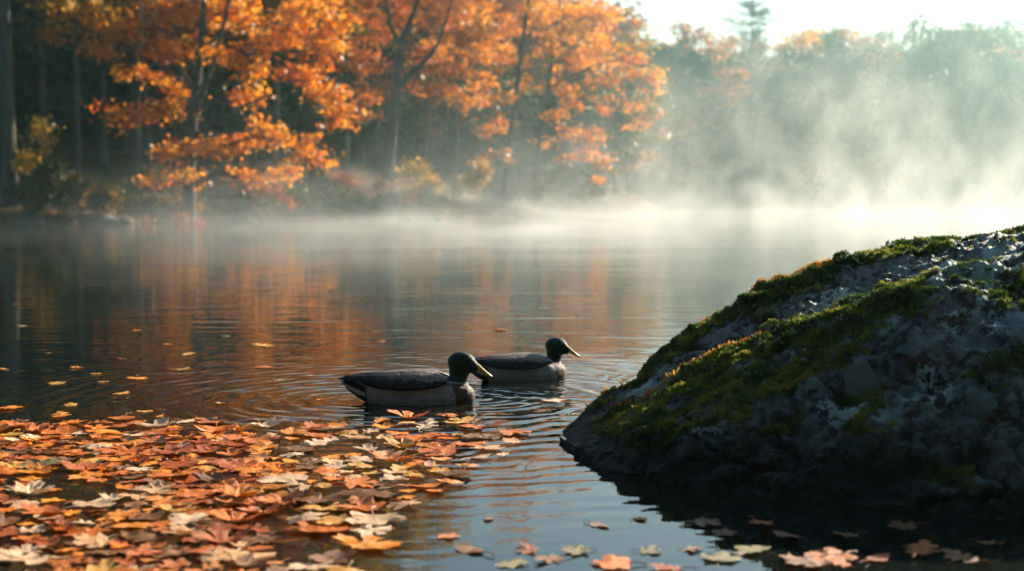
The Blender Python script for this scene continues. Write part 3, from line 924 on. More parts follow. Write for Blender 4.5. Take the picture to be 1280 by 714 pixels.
# where moss grows: upward-facing ground along the crests, in broken bands
mossn = fbm(q * np.array([6.0, 13.0, 13.0]) + 31, 5, gain=0.65)
def smooth(a, lo, hi):
    x = np.clip((a - lo) / (hi - lo), 0, 1); return x * x * (3 - 2 * x)
vj = np.broadcast_to(vv[None, :] * 7, (NS, NTt))
band = np.exp(-((vj - 3.05) / 0.42) ** 2) * 0.9 + np.exp(-((vj - 4.8) / 0.35) ** 2) * 0.8 + np.exp(-((vj - 2.3) / 0.6) ** 2) * 0.42
ux = np.broadcast_to(us[:, None], (NS, NTt))
band *= np.interp(ux, [0, 0.06, 0.5, 0.62, 0.8, 1.0], [0.4, 1.0, 1.1, 0.7, 0.6, 0.6])
moss = smooth(band * 0.95 + 0.75 * mossn + 0.25 * (nr2[..., 2] - 0.5) + 0.15 * big + 0.10 * (ux < 0.42), 0.58, 0.86) * smooth(rock2[..., 2], 0.02, 0.10)
rock2 = rock2 + nr2 * (moss * (0.004 + 0.004 * fbm(q * 30 + 3, 3)))[..., None]
lich = smooth(fbm(q * 7 + 77, 3), 0.15, 0.5) * (1 - moss)
ri = np.arange(NS * NTt).reshape(NS, NTt)
rf = np.stack([ri[:-1, :-1].ravel(), ri[1:, :-1].ravel(), ri[1:, 1:].ravel(), ri[:-1, 1:].ravel()], -1)
t = NT('boulder_stone')
p = t.geo()
att = t.n('ShaderNodeAttribute', attribute_name='cover')
sepc = t.n('ShaderNodeSeparateColor'); t.link(att.outputs['Color'], sepc.inputs[0])
n_big = t.noise(p, 5, 3, 0.6); n_med = t.noise(p, 22, 5, 0.65); n_fine = t.noise(p, 120, 4, 0.7)
stone = t.mix(t.ramp(n_med, 0.35, 0.65), (0.006, 0.007, 0.008), (0.050, 0.056, 0.058))
stone = t.mix(t.ramp(n_big, 0.48, 0.62), stone, t.mix(n_fine, (0.035, 0.029, 0.03), (0.14, 0.115, 0.12)))
wetn = t.noise(p, 9, 3)
stone = t.mix(t.m('MULTIPLY', t.ramp(wetn, 0.52, 0.66), 0.6), stone, (0.09, 0.045, 0.025))
vor = t.n('ShaderNodeTexVoronoi', feature='SMOOTH_F1'); t.put(vor.inputs['Vector'], t.mix(0.05, p, t.n('ShaderNodeTexNoise').outputs['Color'])); vor.inputs['Scale'].default_value = 13
lm_ = t.ramp(t.m('ADD', vor.outputs['Distance'], t.m('MULTIPLY', n_med, 0.35)), 0.58, 0.46)
lm2 = t.ramp(t.m('ADD', t.noise(p, 34, 4, 0.7), t.m('MULTIPLY', n_fine, 0.3)), 0.63, 0.70)
lcol = t.mix(n_fine, (0.15, 0.25, 0.22), (0.56, 0.74, 0.66))
stone = t.mix(t.m('MULTIPLY', t.m('MAXIMUM', lm_, lm2), t.m('ADD', t.m('MULTIPLY', sepc.outputs[1], 0.7), 0.35, None, True)), stone, lcol)
mcol = t.mix(t.ramp(t.noise(p, 16, 3), 0.4, 0.62), (0.012, 0.026, 0.008), (0.065, 0.090, 0.018))
sz = t.n('ShaderNodeSeparateXYZ'); t.link(p, sz.inputs[0])
wet = t.ramp(t.m('ADD', sz.outputs[2], t.m('MULTIPLY', t.m('SUBTRACT', n_big, 0.5), 0.25)), 0.05, 0.22, 1.0, 0.0)  # wet algae near the waterline, also painted to deepen the front's shade
stone = t.mix(wet, stone, t.mix(n_med, (0.006, 0.008, 0.006), (0.022, 0.026, 0.018)))
col = t.mix(sepc.outputs[0], stone, mcol)
hh = t.m('ADD', t.m('MULTIPLY', n_med, 0.030), t.m('MULTIPLY', n_fine, 0.009))
rg = t.ramp(n_fine, 0.3, 0.7, 0.42, 0.90)
rg = t.m('ADD', rg, t.m('MULTIPLY', sepc.outputs[0], 0.4), None, True)
M['boulder'] = t.surf(t.bsdf(col, rg, 0.22, t.bump(hh, 1.0, 1.0)))
boulder_root = empty('boulder', (float(W(1000, 600)[0]), float(W(1000, 600)[1]), 0.0))
bl = np.array(boulder_root.location)
bo = mesh_obj('stone_body', (rock2.reshape(-1, 3) - bl), rf, M['boulder'], boulder_root, smooth=True)
ca = bo.data.attributes.new('cover', 'FLOAT_COLOR', 'POINT')
buf = np.ones((NS * NTt, 4), np.float32); buf[:, 0] = moss.ravel(); buf[:, 1] = lich.ravel()
ca.data.foreach_set('color', buf.ravel())
tag(boulder_root, 'huge dark mossy boulder with grey lichen rising from the water at right', 'boulder')
# moss: short shoots standing in the moss patches
def shoots(n, seed, hmin, hmax, thr, pal, name, extra=None):
    g = np.random.default_rng(seed)
    w = (moss[:-1, :-1] > thr) * moss[:-1, :-1]
    area = np.linalg.norm(np.cross(rock2[1:, :-1] - rock2[:-1, :-1], rock2[:-1, 1:] - rock2[:-1, :-1]), axis=2)
    w = w * area * (us[:-1, None] < 0.72)
    w[:, int(NTt * 0.80):] = 0
    if extra is not None: w = w * extra[:-1, :-1]
    w = w.ravel() / w.sum()
    k = g.choice(len(w), n, p=w)
    i, j = np.divmod(k, NTt - 1)
    a, b_ = g.random((n, 1)), g.random((n, 1))
    p = rock2[i, j] * (1 - a) * (1 - b_) + rock2[i + 1, j] * a * (1 - b_) + rock2[i, j + 1] * (1 - a) * b_ + rock2[i + 1, j + 1] * a * b_
    d = nr2[i, j] * 0.7 + np.array([0, 0, 0.6]) + g.normal(size=(n, 3)) * 0.42
    d /= np.linalg.norm(d, axis=1, keepdims=True)
    s = np.cross(d, g.normal(size=(n, 3))); s /= np.linalg.norm(s, axis=1, keepdims=True)
    cl_ = 0.6 + 0.8 * (0.5 + 0.5 * fbm(p * 45, 2))
    h = (g.uniform(hmin, hmax, n) * cl_)[:, None]; wd = h * 0.17
    v = np.stack([p - s * wd - d * 0.001, p + s * wd - d * 0.001, p + d * h * 0.6 + s * wd * 0.9, p + d * h, p + d * h * 0.6 - s * wd * 0.9], 1).reshape(-1, 3)
    f = np.arange(n * 5).reshape(n, 5)
    pal = np.array(pal); tt = np.clip((0.5 + 0.6 * fbm(p * 14 + 9, 3) + g.normal(size=n) * 0.12), 0, 0.999) * (len(pal) - 1)
    i0 = tt.astype(int); fr = (tt - i0)[:, None]
    cols = pal[i0] * (1 - fr) + pal[i0 + 1] * fr
    return mesh_obj(name, v - bl, f, M['moss'], boulder_root, cols=cols)
M['moss'] = leaf_material('moss', trans=0.45, rough=0.6, spec=0.25, tsat=1.1)
ms = shoots(90000, 5, 0.006, 0.013, 0.25, [(0.018, 0.045, 0.012), (0.045, 0.090, 0.016), (0.11, 0.16, 0.024), (0.27, 0.27, 0.04)], 'moss')
ms['kind'] = 'stuff'; ms['label'] = 'short green moss in bands along the crests'
orange_zone = smooth(fbm(q * np.array([2.2, 4, 4]) + 55, 2), 0.10, 0.42) * (np.exp(-((vj - 3.5) / 0.22) ** 2) + np.exp(-((vj - 4.9) / 0.25) ** 2)) * (ux > 0.10) * (ux < 0.46) * 1.0
ms2 = shoots(5000, 6, 0.010, 0.020, 0.3, [(0.25, 0.10, 0.02), (0.48, 0.22, 0.03), (0.55, 0.32, 0.05)], 'moss_stalks', orange_zone + 1e-6)
ms2['kind'] = 'stuff'; ms2['label'] = 'orange-brown moss stalks catching the sun'

# ------------------------------------------------------------------ ducks
def loft(rings):
    n = len(rings[0]); v = np.array([p for r in rings for p in r]); f = []
    for i in range(len(rings) - 1):
        for k in range(n):
            a = i * n + k; b_ = i * n + (k + 1) % n
            f.append((a, b_, b_ + n, a + n))
    f.append(tuple(range(n))[::-1]); f.append(tuple(range((len(rings) - 1) * n, len(rings) * n)))
    return v, f
def ring_x(x, zt, zb, w, n=24, pw=1.0, ybias=0.0):
    out = []
    for k in range(n):
        a = 2 * math.pi * k / n
        c_, s_ = math.cos(a), math.sin(a)
        out.append((x, w * math.copysign(abs(c_) ** pw, c_), (zt + zb) / 2 + (zt - zb) / 2 * math.copysign(abs(s_) ** pw, s_)))
    return out
def ellipsoid(c, r, n=24, m=16, tilt=0.0):
    v, f = [], []
    for i in range(m + 1):
        th = math.pi * i / m
        for k in range(n):
            a = 2 * math.pi * k / n
            x, y, z = r[0] * math.cos(th), r[1] * math.sin(th) * math.cos(a), r[2] * math.sin(th) * math.sin(a)
            x, z = x * math.cos(tilt) - z * math.sin(tilt), x * math.sin(tilt) + z * math.cos(tilt)
            v.append((c[0] + x, c[1] + y, c[2] + z))
    for i in range(m):
        for k in range(n):
            a = i * n + k; b_ = i * n + (k + 1) % n
            f.append((a, b_, b_ + n, a + n))
    return np.array(v), f
def join(parts):
    vs, fs, o_ = [], [], 0
    for v, f in parts:
        vs.append(np.asarray(v)); fs += [tuple(i + o_ for i in fc) for fc in f]; o_ += len(v)
    return np.concatenate(vs), fs
def remesh(name, v, f, voxel, smooth_it, parent, mat):
    o = mesh_obj('tmp', v, f, None)
    m = o.modifiers.new('r', 'REMESH'); m.mode = 'VOXEL'; m.voxel_size = voxel
    s = o.modifiers.new('s', 'SMOOTH'); s.iterations = smooth_it; s.factor = 0.5
    dg = bpy.context.evaluated_depsgraph_get(); dg.update()
    me = bpy.data.meshes.new_from_object(o.evaluated_get(dg))
    bpy.data.objects.remove(o)
    me.polygons.foreach_set('use_smooth', np.ones(len(me.polygons), dtype=bool))
    me.name = name
    me.materials.clear(); me.materials.append(mat)
    no = bpy.data.objects.new(name, me); C.objects.link(no); no.parent = parent
    return no

def feather_material(name, colorsock=None, color=(0.05, 0.04, 0.035), rough=0.55, sheen=0.0, barr=60, bumpd=0.0022, spec=0.18):
    t = NT(name)
    p = t.obj()
    col = t.n('ShaderNodeAttribute', attribute_name='plumage').outputs['Color'] if colorsock else None
    n = t.noise(t.scalevec(p, (barr, barr * 2.2, barr * 2.6)), 1.0, 3, 0.6)
    n2 = t.noise(t.scalevec(p, (260, 120, 120)), 1.0, 2, 0.5, 1.5)
    base = col if col is not None else (*color, 1)
    vo = t.n('ShaderNodeTexVoronoi'); t.put(vo.inputs['Vector'], t.scalevec(p, (0.45, 1, 0.9))); vo.inputs['Scale'].default_value = 105
    base = t.mix(t.ramp(vo.outputs['Distance'], 0.35, 0.75, 0.0, 0.38), base, t.mix(1.0, base, (0.5, 0.47, 0.45), 'MULTIPLY'))
    dark = t.mix(1.0, base, (0.62, 0.58, 0.55), 'MULTIPLY')
    c = t.mix(t.m('MULTIPLY', t.m('ADD', t.m('MULTIPLY', n, 0.6), t.m('MULTIPLY', n2, 0.5)), 1.0, None, True), base, dark)
    s = t.bsdf(c, rough, spec, t.bump(t.m('SUBTRACT', t.m('ADD', n, t.m('MULTIPLY', n2, 0.4)), t.m('MULTIPLY', vo.outputs['Distance'], 0.5)), bumpd, 1.0))
    s.node.inputs['Sheen Weight'].default_value = sheen
    s.node.inputs['Sheen Roughness'].default_value = 0.4
    return t.surf(s)
M['plumage'] = feather_material('plumage', True, sheen=0.05)
M['wing'] = feather_material('wing_feathers', True, None, 0.5, 0.0, 40, 0.002)
M['quill'] = feather_material('quill_feathers', None, (0.03, 0.024, 0.022), 0.5, 0.15, 40, 0.002)
M['tailw'] = feather_material('tail_feathers', None, (0.62, 0.60, 0.56), 0.6, 0.1, 50)
M['blackf'] = feather_material('black_feathers', None, (0.005, 0.006, 0.008), 0.4, 0.0, 50)
def plain(name, color, rough=0.4, spec=0.5, bscale=None):
    t = NT(name)
    n = t.noise(t.obj(), bscale or 90, 3)
    c = t.mix(t.m('MULTIPLY', n, 0.35), (*color, 1), tuple(x * 0.5 for x in color))
    return t.surf(t.bsdf(c, rough, spec, t.bump(n, 0.0006, 0.6)))
M['bill'] = plain('bill_horn', (0.46, 0.34, 0.05), 0.32)
M['nail'] = plain('bill_nail', (0.02, 0.018, 0.012), 0.3)
M['eye'] = plain('duck_eye', (0.006, 0.005, 0.004), 0.05)
M['edge'] = feather_material('pale_feather_edge', None, (0.50, 0.42, 0.36), 0.6, 0.1, 50)

def make_duck(label, loc, rz, head_turn=0.0, scale=1.0):
    root = empty('duck', loc, rz)
    root.scale = (scale,) * 3
    prof = [(-0.238, .066, .050, .008), (-0.215, .078, .034, .026), (-0.18, .088, .010, .045), (-0.13, .096, -.018, .064), (-0.07, .104, -.036, .079), (0.0, .109, -.045, .087),
            (0.07, .104, -.048, .086), (0.125, .092, -.044, .074), (0.165, .080, -.035, .058), (0.195, .066, -.020, .040), (0.212, .050, -.002, .022), (0.218, .036, .012, .008)]
    body = loft([ring_x(x, a, b_, w, pw=0.92) for x, a, b_, w in prof])
    # neck and head; the head can turn about the neck
    ca_, sa_ = math.cos(head_turn), math.sin(head_turn)
    def turn(v):
        v = np.array(v, float); x = v[:, 0] - 0.165; y = v[:, 1].copy()
        k = np.clip((v[:, 2] - 0.07) / 0.04, 0, 1)
        th = head_turn * k
        v[:, 0] = 0.165 + x * np.cos(th) - y * np.sin(th); v[:, 1] = x * np.sin(th) + y * np.cos(th)
        return v
    neck_rings = []
    for (cx, cz, rx, ry) in [(0.140, 0.035, .052, .050), (0.151, 0.058, .043, .040), (0.159, 0.078, .0345, .032), (0.163, 0.098, .0335, .029), (0.166, 0.118, .039, .031), (0.168, 0.138, .038, .030)]:
        neck_rings.append([(cx + rx * math.cos(2 * math.pi * k / 24), ry * math.sin(2 * math.pi * k / 24), cz - 0.10 * rx * math.cos(2 * math.pi * k / 24)) for k in range(24)])
    nv, nf = loft(neck_rings)
    nv = turn(nv)
    h1 = ellipsoid((0.173, 0, 0.143), (0.050, 0.034, 0.0385), tilt=-0.10)
    h2 = ellipsoid((0.200, 0, 0.134), (0.037, 0.023, 0.025), tilt=-0.42)
    h3 = ellipsoid((0.178, 0, 0.128), (0.036, 0.032, 0.027), tilt=-0.2)
    hs = [(turn(v), f) for v, f in (h1, h2, h3)]
    v, f = join([body, (nv, nf)] + hs)
    bo = remesh('body', v, f, 0.0038, 5, root, M['plumage'])
    n = len(bo.data.vertices); co = np.zeros(n * 3, np.float32); bo.data.vertices.foreach_get('co', co); co = co.reshape(n, 3)
    x, y, z = co[:, 0], co[:, 1], co[:, 2]
    col = np.zeros((n, 4), np.float32); col[:, 3] = 1
    jit = 0.004 * fbm(co * 60, 2)
    grey = np.array([0.42, 0.42, 0.42]); chest = np.array([0.085, 0.036, 0.024]); green = np.array([0.005, 0.034, 0.021]); black = np.array([0.008, 0.009, 0.010]); back = np.array([0.050, 0.040, 0.034]); white = np.array([0.62, 0.6, 0.57])
    def sm(a, lo, hi):
        q_ = np.clip((a - lo) / (hi - lo), 0, 1)[:, None]; return q_ * q_ * (3 - 2 * q_)
    c = np.tile(grey, (n, 1))
    k = sm(z + jit, 0.060, 0.080); c = c * (1 - k) + back * k
    k = sm(-x + jit, 0.150 , 0.156); c = c * (1 - k) + black * k
    wz = np.abs(z - 0.047 - (-x - 0.2) * 0.35 - jit * 0.4)
    k = sm(-wz, -0.009, -0.006) * (x < -0.158)[:, None]; c = c * (1 - k) + white * k
    k = sm(x + jit * 1.5 + 0.25 * np.clip(z, 0, 1), 0.158, 0.166); c = c * (1 - k) + chest * k
    ringz = z + jit * 0.2 + 0.12 * (x - 0.16)
    hd = sm(ringz, 0.0775, 0.079) * (x > 0.10)[:, None]
    wr = sm(ringz, 0.0725, 0.0735) * (x > 0.10)[:, None]
    c = c * (1 - wr) + white * wr; c = c * (1 - hd) + green * hd
    col[:, :3] = c
    at = bo.data.attributes.new('plumage', 'FLOAT_COLOR', 'POINT'); at.data.foreach_set('color', col.ravel())
    # bill
    rings = []
    for (bx, bz, hw, ht) in [(0.210, 0.135, .0115, .0150), (0.226, 0.1285, .0105, .0120), (0.240, 0.1195, .0098, .0084), (0.254, 0.1100, .0112, .0068), (0.264, 0.1035, .0115, .0056), (0.273, 0.0980, .0095, .0044), (0.279, 0.0950, .0050, .0026)]:
        rings.append([(bx + ht * 0.5 * math.sin(2 * math.pi * k / 16), hw * math.cos(2 * math.pi * k / 16), bz + ht * math.sin(2 * math.pi * k / 16)) for k in range(16)])
    v, f = loft(rings); bl_ = mesh_obj('bill', turn(v), f, M['bill'], root, smooth=True)
    v, f = ellipsoid((0.2775, 0, 0.0965), (0.005, 0.004, 0.0025), 12, 8, -0.6); mesh_obj('nail', turn(v), f, M['nail'], bl_, smooth=True)
    for s in (-1, 1):
        v, f = ellipsoid((0.2355, s * 0.0085, 0.1275), (0.004, 0.0022, 0.0015), 10, 8, -0.5); mesh_obj('nostril', turn(v), f, M['nail'], bl_, smooth=True)
        v, f = ellipsoid((0.205, s * 0.0235, 0.148), (0.0042, 0.0026, 0.0042), 14, 10); mesh_obj('eye', turn(v), f, M['eye'], root, smooth=True)
        # folded wing: overlapping rows of long feathers on a rounded shield
        wr_ = []
        for (wx_, zt, zb, yo, yi) in [(-0.232, .0855, .0835, .010, .006), (-0.20, .094, .080, .034, .004), (-0.16, .1015, .066, .056, .0), (-0.10, .1080, .054, .0755, .0), (-0.04, .1135, .050, .0870, .0), (0.02, .1150, .051, .0915, .0), (0.07, .1105, .057, .0890, .0), (0.105, .1000, .066, .0780, .015), (0.128, .0885, .074, .0640, .035)]:
            r_ = []
            for kk in range(20):
                a = 2 * math.pi * kk / 20
                u_ = 0.5 - 0.5 * math.cos(a)              # 0 at the top inside, 1 at the lower edge
                th_ = 0.004 * math.sin(a)
                ang = math.pi / 2 * (u_ ** 0.85)
                yy = yi + (yo - yi) * math.sin(ang) + th_ * math.sin(ang)
                z2 = zb + (zt - zb) * math.cos(ang) + th_ * math.cos(ang) + 0.0015
                r_.append((wx_, s * yy, z2))
            wr_.append(r_)
        # refine along x
        wr_ = np.array(wr_); wr_ = np.stack([catmull(wr_[:, k_], np.linspace(0, 1, 130)) for k_ in range(20)], 1)
        wr_ = np.stack([np.stack([np.interp(np.arange(48) / 48 * 20, np.arange(21), np.append(r_[:, c_], r_[0, c_])) for c_ in range(3)], -1) for r_ in wr_], 0)
        # feather steps: small ridges that run back along the wing
        for i in range(130):
            for k_ in range(48):
                lw_ = min(k_, 48 - k_) / 24.0
                row = lw_ * 6.0
                st_ = 0.0022 * (row % 1.0) + 0.0016 * ((wr_[i, k_, 0] * 26 + math.floor(row) * 0.5) % 1.0) * (1 if wr_[i, k_, 0] > -0.06 else 0.2)
                wr_[i, k_, 1] += s * st_ * (1 if k_ < 25 else -0.1) * (0.4 + lw_)
                wr_[i, k_, 2] += st_ * 0.6 * (1 if k_ < 25 else 0)
        v, f = loft([[tuple(pt) for pt in r_] for r_ in wr_])
        wg = mesh_obj('wing', v, f, M['wing'], root, smooth=True)
        wv = np.array(v); u_ = np.tile(np.arange(48), 130); low_ = np.minimum(u_, 48 - u_) / 24.0
        jt = 0.04 * fbm(wv * np.array([30, 60, 60]), 3) + 0.02 * np.sin(wv[:, 0] * 120 + low_ * 6)
        kk_ = sm(0.60 + 0.5 * (wv[:, 0] - 0.02) + jt - low_, 0.0, 0.08) * sm(wv[:, 0] + jt * 0.1, -0.15, -0.06)
        wc = np.array([0.016, 0.014, 0.015]) * (1 - kk_) + np.array([0.24, 0.205, 0.18]) * kk_
        back_ = sm(0.10 - low_ + jt * 0.3, 0, 0.04); wc = wc * (1 - back_) + np.array([0.07, 0.05, 0.04]) * back_
        row_ = low_ * 6.0; fr_ = np.abs((row_ % 1.0) - 0.92) < 0.09
        sc_ = np.abs(((wv[:, 0] * 26 + np.floor(row_) * 0.5) % 1.0) - 0.06) < 0.07
        em = (np.where(fr_, 0.7, 0) + np.where(sc_ & (wv[:, 0] > -0.06), 0.8, 0))[:, None].clip(0, 1) * (0.5 + 0.5 * fbm(wv * 50, 2))[:, None].clip(0, 1)
        wc = wc * (1 - em) + (wc * 1.5 + 0.03) * em
        wb = np.ones((len(wv), 4), np.float32); wb[:, :3] = wc
        wat = wg.data.attributes.new('plumage', 'FLOAT_COLOR', 'POINT'); wat.data.foreach_set('color', wb.ravel())
        # pale lower edge of the wing
        T = Tubes()
        edge = [tuple(wr_[i, 24] + np.array([0, s * 0.0008, -0.0008])) for i in range(16, 124, 6)]
        T.add(edge, [0.0011] * len(edge), 6); v, f = T.arrays(); mesh_obj('feather_edge', v, f, M['edge'], wg, smooth=True)
        for (a0, a1, zz, r_) in [((-0.17, 0.040, 0.094), (-0.262, 0.012, 0.083), 0, 0.006), ((-0.14, 0.050, 0.090), (-0.248, 0.024, 0.078), 0, 0.006)]:
            p0, p1 = np.array(a0) * np.array([1, s, 1]), np.array(a1) * np.array([1, s, 1])
            rr = []
            for i in range(8):
                u_ = i / 7; c0 = p0 * (1 - u_) + p1 * u_; hw = r_ * math.sqrt(max(0.02, 1 - u_ ** 3)); 
                rr.append([(c0[0], c0[1] + 0.0022 * math.cos(2 * math.pi * k_ / 10), c0[2] + hw * math.sin(2 * math.pi * k_ / 10)) for k_ in range(10)])
            v, f = loft(rr); mesh_obj('flight_feather', v, f, M['quill'], wg, smooth=True)
    # tail: a short fan of white feathers, black above, two curled feathers on top
    for k_, a in enumerate(np.linspace(-0.45, 0.45, 7)):
        rr = []
        for i in range(8):
            u_ = i / 7; L_ = 0.080 * (1 - 0.25 * abs(a) / 0.45)
            c0 = np.array([-0.192 - math.cos(a) * L_ * u_, math.sin(a) * (0.012 + L_ * u_), 0.055 + 0.014 * u_ - 0.003 * abs(a)])
            hw = 0.0105 * math.sqrt(max(0.03, 1 - u_ ** 3))
            rr.append([(c0[0] + hw * math.cos(2 * math.pi * m_ / 10) * math.sin(a) * -1, c0[1] + hw * math.cos(2 * math.pi * m_ / 10), c0[2] + 0.0016 * math.sin(2 * math.pi * m_ / 10) + 0.0005 * k_ ) for m_ in range(10)])
        v, f = loft(rr); mesh_obj('tail_feather', v, f, M['tailw'], root, smooth=True)
    v, f = ellipsoid((-0.205, 0, 0.071), (0.042, 0.028, 0.011), 18, 12, -0.05); mesh_obj('rump', v, f, M['blackf'], root, smooth=True)
    for s, rad_ in ((-1, 0.012), (1, 0.010)):
        T = Tubes(); pts = [(-0.185, s * 0.008, 0.082)]
        for i in range(12):
            a = -0.4 + i / 11 * 4.6
            pts.append((-0.226 - rad_ * math.sin(a) - 0.002, s * (0.008 + 0.001 * i), 0.076 + rad_ * (1 - math.cos(a)) * 0.8))
        T.add(pts, [0.0035] * 5 + list(np.linspace(0.0034, 0.0012, 8)), 6)
        v, f = T.arrays(); mesh_obj('curled_feather', v, f, M['blackf'], root, smooth=True)
    return tag(root, label, 'duck', 'mallards swimming on the lake')
def yaw_at(px, deg): return R(deg)
make_duck('nearer mallard drake, swimming right just beyond the raft of floating leaves', (D1[0] - 0.012, D1[1], -0.002), R(-4), R(-4))
make_duck('farther, hazier mallard drake, swimming right toward the tip of the boulder', (D2[0] - 0.02, D2[1], -0.002), R(17), R(-27), 0.90)

# ------------------------------------------------------------------ floating leaves
half_maple = [(0, 1.0), (.06, .86), (.19, .84), (.13, .68), (.13, .52), (.30, .62), (.34, .76), (.45, .68), (.64, .70), (.56, .53), (.66, .42), (.44, .33), (.27, .22), (.42, .17), (.55, .02), (.32, .00), (.12, -.04), (0, .03)]
half_broad = [(0, 1.0), (.08, .88), (.17, .84), (.19, .72), (.24, .60), (.36, .66), (.44, .72), (.52, .66), (.60, .60), (.55, .48), (.58, .38), (.50, .32), (.40, .22), (.46, .12), (.44, .02), (.30, -.02), (.12, -.04), (0, .02)]
half_oak = [(0, 1.0), (.10, .93), (.12, .82), (.07, .74), (.26, .76), (.30, .66), (.10, .56), (.12, .50), (.34, .50), (.35, .38), (.12, .32), (.11, .26), (.26, .22), (.22, .12), (.08, .04), (0, 0)]
half_beech = [(0, 1.0), (.08, .88), (.18, .72), (.26, .52), (.27, .36), (.20, .18), (.09, .05), (0, 0)]
def refine(pts, n):
    out = []
    for i in range(len(pts)):
        a, b_ = np.array(pts[i]), np.array(pts[(i + 1) % len(pts)])
        for k in range(n): out.append(a * (1 - k / n) + b_ * (k / n))
    return np.array(out)
def leaf_mesh(shape, seed, curl):
    g = np.random.default_rng(seed)
    h = {'broad': half_broad, 'maple': half_maple, 'oak': half_oak, 'beech': half_beech}[shape]
    out = [(x, y) for x, y in h] + [(-x, y) for x, y in h[1:-1][::-1]]
    o2 = refine(out, 2)
    o2 = o2 * np.array([1 + g.uniform(-.12, .12), 1]) + g.normal(size=o2.shape) * 0.010
    c = np.array([0, 0.36])
    n = len(o2)
    rings = [c + (o2 - c) * s for s in (0.33, 0.66, 1.0)]
    v2 = np.concatenate([[c]] + rings)
    f = []
    for k in range(n):
        k2 = (k + 1) % n
        f.append((0, 1 + k, 1 + k2))
        for r_ in range(2):
            a, b_ = 1 + r_ * n + k, 1 + r_ * n + k2
            f.append((a, a + n, b_ + n)); f.append((a, b_ + n, b_))
    x, y = v2[:, 0], v2[:, 1] - 0.36
    r2 = x * x + y * y
    q3 = np.stack([v2[:, 0] * 2.5, v2[:, 1] * 2.5, np.full(len(v2), seed * 1.7)], -1)
    z = curl * 0.17 * r2 + 0.05 * curl * np.abs(x) + 0.050 * vnoise(q3) + 0.030 * vnoise(q3 * 2.3)
    z -= z.min()
    v = np.stack([x, y, z], -1)
    # stem
    stem = lerp_path([(0, -0.34, z[0]), (0.03, -0.55, 0.05 + 0.1 * curl), (g.uniform(-.1, .1), -0.78, 0.10 * abs(curl) + 0.02)], 6)
    T = Tubes(); T.add(stem, [0.016] * 5 + [0.024], 5); sv, sf = T.arrays()
    me_v = np.concatenate([v, sv]); fs = [tuple(t_) for t_ in f] + [tuple(int(i) + len(v) for i in q_) for q_ in sf]
    return me_v, fs
M['leaf'] = leaf_material('floating_leaf', attr=False, trans=0.14, rough=0.32, spec=0.32)
M['leafm'] = leaf_material('floating_leaf_mass', attr=True, trans=0.14, rough=0.32, spec=0.32)
LV = []
for k in range(14):
    shape = ['maple', 'broad', 'maple', 'oak', 'broad', 'beech', 'broad'][k % 7]
    curl = [0.2, 0.9, -0.5, 0.4, 1.5, 0.3, 0.05, 0.6, 0.0, 1.9, -0.8, 0.8, 1.2, 0.3][k]
    v, f = leaf_mesh(shape, k + 1, curl)
    LV.append((shape, curl, v, f))
LCOL = [('deep rust', (0.52, 0.12, 0.010)), ('burnt orange', (0.74, 0.20, 0.012)), ('bright orange', (0.88, 0.31, 0.02)), ('golden orange', (0.80, 0.42, 0.07)),
        ('pale tan', (0.78, 0.55, 0.34)), ('light apricot', (0.84, 0.50, 0.24)), ('brown', (0.26, 0.11, 0.03)), ('dull olive', (0.22, 0.20, 0.06))]
LW = np.array([0.19, 0.33, 0.20, 0.05, 0.07, 0.05, 0.10, 0.01])
g = np.random.default_rng(5)
# leaves that drift alone, from the photo
lone = [(5, 462, .06), (72, 480, .06), (95, 460, .06), (152, 449, .05), (130, 478, .04), (152, 493, .07), (172, 474, .075), (227, 463, .08), (10, 511, .09), (75, 521, .10), (182, 515, .05), (200, 521, .05),
        (247, 525, .07), (278, 541, .08), (29, 408, .06), (172, 413, .045), (236, 443, .06), (328, 433, .10), (328, 460, .085), (350, 475, .06), (282, 421, .04), (478, 427, .05), (626, 413, .07),
        (210, 431, .04), (275, 505, .04), (692, 502, .09), (120, 468, .04), (88, 507, .05), (560, 520, .07), (470, 415, .04), (388, 470, .03), (60, 442, .03), (20, 380, .05), (250, 391, .04), (400, 500, .03)]
rocky = [(757, 584, .07), (787, 592, .07), (835, 598, .07), (747, 657, .075), (768, 706, .10), (812, 690, .06), (865, 688, .05), (880, 655, .09), (905, 668, .06), (950, 655, .09), (985, 672, .10), (1040, 700, .11), (1060, 670, .08),
         (1130, 660, .08), (1150, 690, .12), (1095, 700, .09), (1010, 705, .11), (940, 690, .09), (720, 690, .07), (690, 700, .09), (660, 690, .08), (640, 706, .07), (1205, 700, .10), (900, 700, .08), (838, 712, .08), (1235, 680, .07), (800, 650, .04), (590, 690, .10), (560, 672, .05), (610, 650, .05)]
cands = []
for (px, py, s) in lone: cands.append((*W(px, py), s * 0.92, 'lone'))
for (px, py, s) in rocky: cands.append((*W(px, py), s * 0.8, 'rock'))
